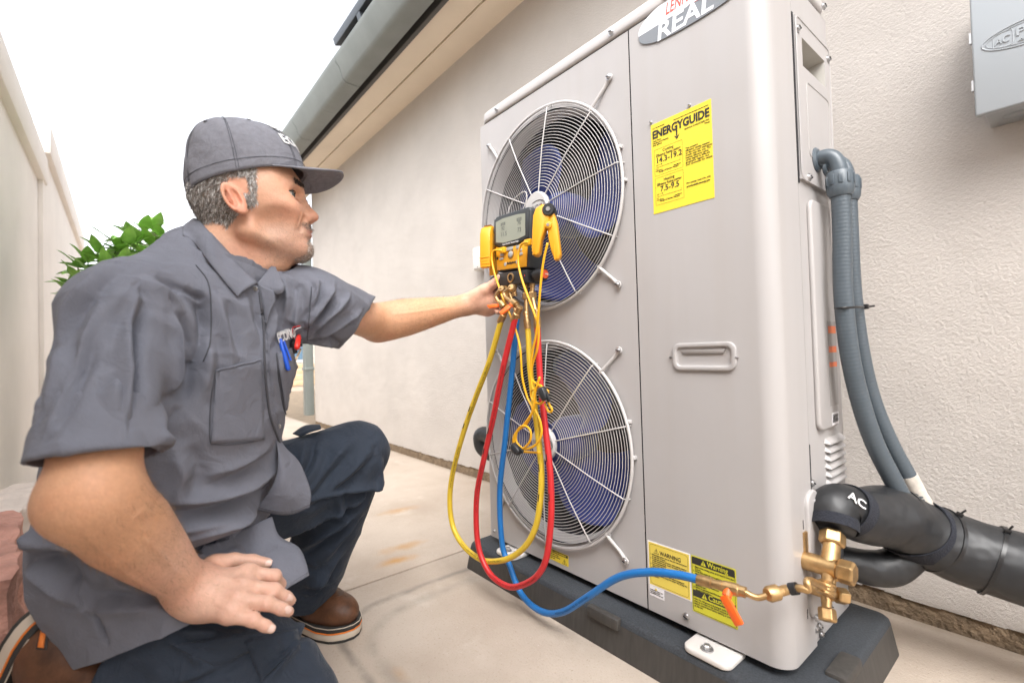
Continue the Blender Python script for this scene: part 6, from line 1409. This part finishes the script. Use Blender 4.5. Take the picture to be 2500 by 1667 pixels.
# ---- trousers
TRO = mat('trouser_twill', (.029, .039, .058), .8, spec=.3, var=.12, vscale=16, sheen=.1)
cloth_bump(TRO, 20, .010, 700, .0012)
V, F = sdf_mesh(trousers_sdf, LO, HI, .0046); V = relax(V, F, 2, .5); N = v_normals(V, F); castT, bvT = caster(V, F)
FO = []
def ft(pl, amp, wd, kind=1):
    f_ = fold(castT, pl, amp*(1.8 if kind < 2 else 1), wd*(.9 if kind < 2 else 1), kind)
    if f_: FO.append(f_)
ft(c3((1760, 130), (1740, 240), (1690, 330)), .006, .010); ft(c3((1850, 150), (1800, 300), (1720, 400)), .004, .012); ft(c3((2030, 120), (1900, 260), (1800, 400), (1760, 440)), .0045, .011); ft(c3((2130, 190), (2000, 330), (1880, 420)), .005, .010)
ft(c3((2200, 260), (2160, 370), (2060, 400), (1900, 440), (1790, 480)), .0085, .010); ft(c3((2190, 330), (2090, 440), (1960, 520), (1800, 590), (1640, 680)), .0090, .010); ft(c3((2120, 480), (1990, 590), (1840, 690), (1700, 760)), .0075, .011)
ft(c3((2080, 560), (1960, 700), (1850, 820)), .005, .013); ft(c3((1960, 780), (1880, 880), (1800, 960)), .005, .012); ft(c3((1940, 430), (1960, 500), (1920, 560)), .006, .008); ft(c3((1900, 880), (1830, 930), (1770, 960)), .007, .010); ft(c3((1860, 960), (1800, 1000), (1760, 1010)), .006, .008)
ft(c3((950, 1255), (1100, 1350), (1235, 1425)), .004, .005); ft(c3((1235, 1425), (1120, 1480), (1000, 1510)), .004, .005); ft(c3((1520, 1515), (1620, 1400), (1705, 1300)), .0060, .005); ft(c3((1480, 1255), (1400, 1330), (1240, 1430)), .003, .006)
ft(c3((1000, 1220), (1200, 1230), (1440, 1260)), .005, .009); ft(c3((1090, 1370), (1250, 1290), (1440, 1220)), .004, .010); ft(c3((1750, 1100), (1850, 1250), (1930, 1450)), .003, .016); ft(c3((1660, 1120), (1720, 1210), (1700, 1300)), .005, .008)
ft(c3((1780, 1160), (1880, 1330), (1960, 1510)), -.0008, .003, 2); ft(c3((1680, 60), (1900, 50), (2190, 75)), -.0010, .003, 2); ft(c3((1940, 500), (1900, 620), (1830, 740)), -.0010, .003, 2)
V = V+N*(strokes_disp(V, N, FO)+.0060*(ridged(V, 15, 18)-.5)+.0026*(ridged(V, 32, 19)-.5)+.0006*vnoise(V, 80, 20, 2))[:, None]; V = relax(V, F, 1, .4)
tro = np_mesh('trousers', V, F, TRO, man); cast_s = cast; cast, bv = caster(V, F)
patch('cargo_flap', [(392, 1478), (600, 1452), (684, 1446), (494, 1530)], 10, 6, .002, TRO, tro); patch('cargo_pocket', [(560, 1470), (682, 1446), (686, 1478), (600, 1566)], 8, 8, .003, TRO, tro)
_c = cast(712, 1012); _d = float((_c-CAM)@FW) if _c is not None else 1.0
kp = coons('pocket_flap', [(672, 996), (700, 978), (735, 975)], [(690, 1002), (712, 992), (738, 984)], 6, [_d+.03, _d+.035, _d+.045], [_d+.004, _d+.008, _d+.02], TRO, tro, rows=3)
# ---- cap, built in head coordinates
CAPM = mat('cap_twill', (.185, .187, .213), .88, spec=.2, var=.10, vscale=120, sheen=.05)
cloth_bump(CAPM, 26, .006, 700, .0014)
def crown(th, v):
    c_, s_ = math.cos(th), math.sin(th); rho = math.cos(v*math.pi/2)**.72; a = .106 if c_ > 0 else .094; x = .008+a*rho*c_; y = .083*rho*s_
    zb = band_z(.008+a*c_)+.004; zt = .174; z = zb+(zt-zb)*math.sin(v*math.pi/2)
    x += .006*math.sin(math.pi*v)*max(0, c_)-.020*v*v
    return np.array([x, y, z])
nth, nv = 120, 34; vs = []
for j in range(nv+1):
    v = j/nv*.9995
    for i in range(nth):
        th = 2*math.pi*i/nth; p = crown(th, v); nn = unit(np.array([p[0]-.006, p[1]*1.4, (p[2]-.05)*.9])); d_ = 0
        for k in range(6):
            dth = abs((th-math.pi/6-k*math.pi/3-.0+math.pi) % (2*math.pi)-math.pi)*.09*max(.05, 1-v)
            d_ -= .0011*math.exp(-(dth/.0022)**2)
        bk = max(0, -math.cos(th+.75))**1.5
        d_ += bk*(.0075*math.sin(38*p[2]*2.2+7*math.sin(th*3)+2*math.cos(5*th))*(1-v)**.6*min(1, v*7))+.0012*math.sin(th*9+p[2]*70)*min(1, v*4)*(1-v)
        if v < .11: d_ += .0010
        vs.append(hw(p+nn*d_))
cap = MB().add(vs, [(j*nth+i, j*nth+(i+1) % nth, (j+1)*nth+(i+1) % nth, (j+1)*nth+i) for j in range(nv) for i in range(nth)]).build('cap', CAPM, man, smooth=180)
s_ = cap.modifiers.new('thickness', 'SOLIDIFY'); s_.thickness = .003; s_.offset = -1
MB().lathe([(.0001, .0045), (.005, .0040), (.0075, .0015), (.0078, -.001)], hw(crown(0, .9995)), HM[2], 16, caps=False).build('cap_button', CAPM, cap, smooth=60)
for k in range(6):
    th = math.pi/6+k*math.pi/3
    for o_ in (-.022, .022): MB().tube([hw(crown(th+o_*(1-v_)**.5, v_)+unit(np.array([math.cos(th), math.sin(th)*1.2, .8*v_]))*.0004) for v_ in np.linspace(.02, .97, 18)], .00045, n=5).build('panel_stitch', STITCH, cap, smooth=180)
MB().tube([hw(crown(t_, .10)+np.array([math.cos(t_), math.sin(t_), 0])*.0016) for t_ in np.linspace(0, 2*math.pi, 80)[:-1]], .0005, n=5, closed=True).build('band_stitch', STITCH, cap, smooth=180)
# brim
vs = []; nb_, nr_ = 40, 12; EDGE = R_(60)
for j in range(nr_+1):
    v = j/nr_
    for i in range(nb_+1):
        u = i/nb_*2-1; th = u*EDGE; p = crown(th, .0); L = .072*(1-abs(u)**2.2)**.8; dirv = np.array([math.cos(th*.35), math.sin(th*.35), 0]); e = p+dirv*L*v
        e[2] = p[2]+.003+(-.10*L*v)-3.0*(e[1]**2)*v*.9*(1-abs(u)**4)-.002*(1-v); vs.append(hw(e))
brim = MB().add(vs, [(j*(nb_+1)+i, j*(nb_+1)+i+1, (j+1)*(nb_+1)+i+1, (j+1)*(nb_+1)+i) for j in range(nr_) for i in range(nb_)]).build('brim', CAPM, cap, smooth=180)
s_ = brim.modifiers.new('thickness', 'SOLIDIFY'); s_.thickness = .0034; s_.offset = 0
for k in (-1, 1):
    for thk in (R_(58), R_(122)): c_ = hw(crown(k*thk, .66)); MB().lathe([(.0035, 0), (.0035, .0014), (.0015, .0014), (.0012, .0002)], c_+unit(c_-hw((.006, 0, .06)))*.0004, unit(c_-hw((.006, 0, .06))), 12, caps=False).build('eyelet', CAPM, cap, smooth=60)
def cap_text(s_, size, th0, v0, fit, bold):
    def wp(co): return co
    o = text(s_, size, (0, 0, 0), (1, 0, 0), (0, 1, 0), EMW, None, name='embroidered_lettering', fit=fit, bold=bold, depth=.0012)
    me = o.data; co = np.empty(len(me.vertices)*3); me.vertices.foreach_get('co', co); co = co.reshape(-1, 3); out = []
    for x, y, z in co:
        th = th0+x/.094; v = v0+y/.125; p = crown(th, v); nn = unit(np.array([p[0]-.006, p[1]*1.4, (p[2]-.05)*.9])); out.append(hw(p+nn*(.0022+z)))
    me.vertices.foreach_set('co', (np.array(out)-np.array(wloc(cap))).ravel()); me.update(); o.parent = cap
cap_text('ECONO', .024, R_(-40), .28, .11, .0003); cap_text('EMERGENCY', .0085, R_(-37), .52, .085, .0004)
# ---- boots
LEA = mat('boot_leather', (.105, .045, .022), .5, spec=.4, var=.45, vscale=28, bump=.5, bscale=90, bdist=.002, col2=None); SOLE = mat('boot_midsole', (.55, .47, .38), .7, var=.06); SOLB = mat('boot_outsole', (.03, .028, .026), .7); ORA = mat('boot_orange', (.75, .20, .03), .5); LACE = mat('boot_stitch', (.10, .07, .05), .8)
def boot(o, fx, fz, right):
    fx = unit(fx); fz = unit(fz-fx*(fz@fx)); fy = np.cross(fz, fx); M_ = np.array([fx, fy, fz]); sg = 1 if right else -1
    def L2(p): return (p-o)@M_.T
    def W2(a): return o+np.asarray(a, float)@M_
    def wdt(x): return np.interp(x, [-.075, -.06, -.03, .03, .09, .15, .19, .215, .228], [.004, .024, .032, .033, .042, .050, .044, .026, .003])
    def up(p):
        l = L2(p); d = d_ell(l, (.150, 0, .052), (.075, .047, .040)); d = smin(d, d_cone(l, (.10, 0, .060), (.0, 0, .085), .040, .040), .04)
        d = smin(d, d_cone(l, (-.028, 0, .062), (-.018, 0, .165), .040, .046), .03); d = smin(d, d_ell(l, (-.020, 0, .055), (.050, .034, .045)), .03); d = smax(d, -(l[:, 2]-.030), .004); d = smax(d, l[:, 2]-.165, .004)
        # moc-toe seam
        e = np.sqrt(((l[:, 0]-.120)/.062)**2+(l[:, 1]/.030)**2); d = d-np.where((l[:, 2] > .05) & (l[:, 0] > .06), .0022*np.exp(-((e-1)/.05)**2), 0)
        return d
    b0 = np.array([W2((x, y, z)) for x in (-.10, .25) for y in (-.07, .07) for z in (0, .18)]); V, F = sdf_mesh(up, b0.min(0), b0.max(0), .0036); V = relax(V, F, 1, .4)
    t = np_mesh('boot', V, F, LEA, man)
    xs_ = np.linspace(-.074, .227, 30); out = [(x, wdt(x)+.004) for x in xs_]+[(x, -wdt(x)-.004) for x in xs_[::-1]]
    def layer(z0, z1, g, nm, mt): MB().prism([(x*(1+g*2)-.0, y*(1+g*14)) for x, y in out], W2((0, 0, z0)), fx, fy, fz*(z1-z0)).build(nm, mt, t, bevel=.0012, smooth=40)
    layer(0, .006, .0, 'outsole', SOLB); layer(.0062, .021, .002, 'midsole', SOLE); layer(.0212, .0245, .004, 'orange_rand', ORA); layer(.0247, .034, .003, 'welt', SOLB)
    MB().tube([W2((x*1.004, y*1.03, .0345)) for x, y in out[2:-2]], .0011, n=5).build('welt_stitch', SOLE, t)
    for k in range(5): MB().tube(catmull([W2((.065-.016*k, -.028, .095+.010*k)), W2((.060-.016*k, 0, .108+.010*k)), W2((.065-.016*k, .028, .095+.010*k))], 4), .0022, n=6).build('lace', LACE, t, smooth=60)
    return t, W2
gdir = unit(np.array([*(RT*.90-FW*.42)[:2], 0])); toe = atZ(812*1.06293, 1432*1.06293, .03); ol = toe-gdir*.218; ol[2] = .001
boot(ol, gdir, EZ, False)
rb, W2 = boot(O_R, FX_R, FZ_R, True)
dg_ = bpy.context.evaluated_depsgraph_get(); me_ = rb.data; VB = np.empty(len(me_.vertices)*3); me_.vertices.foreach_get('co', VB); VB = VB.reshape(-1, 3)+np.array(wloc(man)); FB = np.array([tuple(f.vertices) for f in me_.polygons])
cast, bv = caster(VB, FB)
tgp = patch('boot_tag', [(92, 1446), (114, 1449), (108, 1492), (83, 1490)], 4, 4, .001, mat('tag_dark', (.045, .035, .03), .7), rb)
tgo = patch('tag_emblem', [(96, 1450), (107, 1452), (102, 1487), (89, 1486)], 3, 3, .0035, ORA, rb)
# ================================================================== PLANTS, STONES
LEAF = mat('leaf_green', (.24, .45, .09), .42, spec=.45, var=.4, vscale=9); STEM = mat('stem_green', (.10, .17, .05), .6)
def leaf_mesh(L, W_, fold_=.25, curl=.25):
    vs = []; n = 8
    for i in range(n+1):
        t = i/n; w_ = W_*(math.sin(math.pi*t**.8))**.85*(1-.25*t) if 0 < t < 1 else 0; z = -curl*L*t*t
        for s_ in (-1, -.5, 0, .5, 1): vs.append((L*t, w_*s_, z+abs(s_)*w_*fold_+.02*L*math.sin(9*t)*abs(s_)))
    me = bpy.data.meshes.new('leaf'); me.from_pydata(vs, [], [(i*5+j, i*5+j+1, (i+1)*5+j+1, (i+1)*5+j) for i in range(n) for j in range(4)]); me.materials.append(LEAF); me.polygons.foreach_set('use_smooth', [True]*len(me.polygons)); me.update(); return me
LEAVES = [leaf_mesh(.105, .030), leaf_mesh(.085, .027, .3, .4), leaf_mesh(.12, .034, .2, .15)]
pb = atD(250, 760, 2.3); plant = thing('shrub', 'leafy green shrub growing behind the man beside the garden wall', 'shrub', (float(pb[0]), float(pb[1]), 0))
random.seed(8); tips = []
for (x, y, d) in ((215, 625, 2.25), (240, 590, 2.3), (262, 640, 2.2), (285, 575, 2.35), (310, 590, 2.4), (335, 575, 2.45), (365, 570, 2.5), (390, 560, 2.55), (185, 700, 2.2), (205, 680, 2.15), (235, 660, 2.1), (300, 620, 2.3), (350, 610, 2.4), (400, 590, 2.55), (430, 590, 2.6), (185, 665, 2.2), (190, 640, 2.25), (220, 700, 2.1), (200, 720, 2.1), (270, 610, 2.5), (320, 560, 2.6), (350, 548, 2.6), (380, 545, 2.65)):
    tips.append(atD(x, y+22+random.uniform(-8, 8), d))
for k, tp_ in enumerate(tips):
    b0 = np.array([pb[0]+random.uniform(-.15, .15), pb[1]+random.uniform(-.1, .15), 0]); MB().tube(catmull([b0, (b0+tp_)/2+np.array([random.uniform(-.05, .05), random.uniform(-.05, .05), .1]), tp_], 6), np.linspace(.008, .003, 13), n=6).build('stem', STEM, plant, smooth=60)
    for whorl, (zz, nL, tilt) in enumerate(((0, 4, 55), (-.03, 5, 22), (-.085, 4, -6))):
        for j in range(nL):
            a = 2*math.pi*j/nL+whorl*.6+random.uniform(-.3, .3); o = bpy.data.objects.new('leaf', random.choice(LEAVES)); COL.objects.link(o); o.parent = plant
            o.location = Vector(tp_+np.array([0, 0, zz]))-plant.location; o.rotation_euler = (random.uniform(-.3, .3), R_(-tilt+random.uniform(-14, 14)), a); k_ = random.uniform(.75, 1.15); o.scale = (k_, k_, k_)
# red sandstone blocks at the foot of the garden wall
RST = mat('red_stone', (.52, .27, .21), .9, var=.3, vscale=14, bump=1, bscale=45, bdist=.012, detail=8)
PST = mat('pale_stone', (.66, .58, .52), .9, var=.12, vscale=14, bump=.8, bscale=45, bdist=.008, detail=6)
def stone(name, lab, lo_, hi_, seed, mt, rz=0):
    bm = bmesh.new(); bmesh.ops.create_cube(bm, size=1); bmesh.ops.subdivide_edges(bm, edges=bm.edges, cuts=15, use_grid_fill=True)
    c = (np.array(lo_)+np.array(hi_))/2; h = (np.array(hi_)-np.array(lo_))/2; P = np.array([v.co[:] for v in bm.verts])*2
    P = np.sign(P)*np.abs(P)**1.0; nrm = P/np.linalg.norm(P, axis=1)[:, None]; P = P*.93+nrm*.10; P = P*h
    P = P+nrm*(.018*vnoise(P, 22, seed)+.009*vnoise(P, 70, seed+1)+.004*vnoise(P, 160, seed+2))[:, None]
    for v, p in zip(bm.verts, P): v.co = p
    me = bpy.data.meshes.new(name); bm.to_mesh(me); bm.free(); o = link(name, me, mt, None, 50); o.location = c; o.rotation_euler = (0, 0, rz); return tag(o, lab, 'stone', 'stones along the garden wall')
stone('stone_block', 'reddish rough stone block behind the man at the lower left edge', (-1.62, -.33, 0.0), (-1.10, -.16, .335), 3, RST, .08)
stone('stone_block', 'pale stone partly hidden at the left edge above the red block', (-2.15, -.33, 0.0), (-1.66, -.20, .30), 7, PST, -.05)
stone('stone_block', 'lower pinkish stone between the red block and the brown boot', (-1.30, -.33, 0.0), (-.75, -.20, .17), 9, PST, .05)
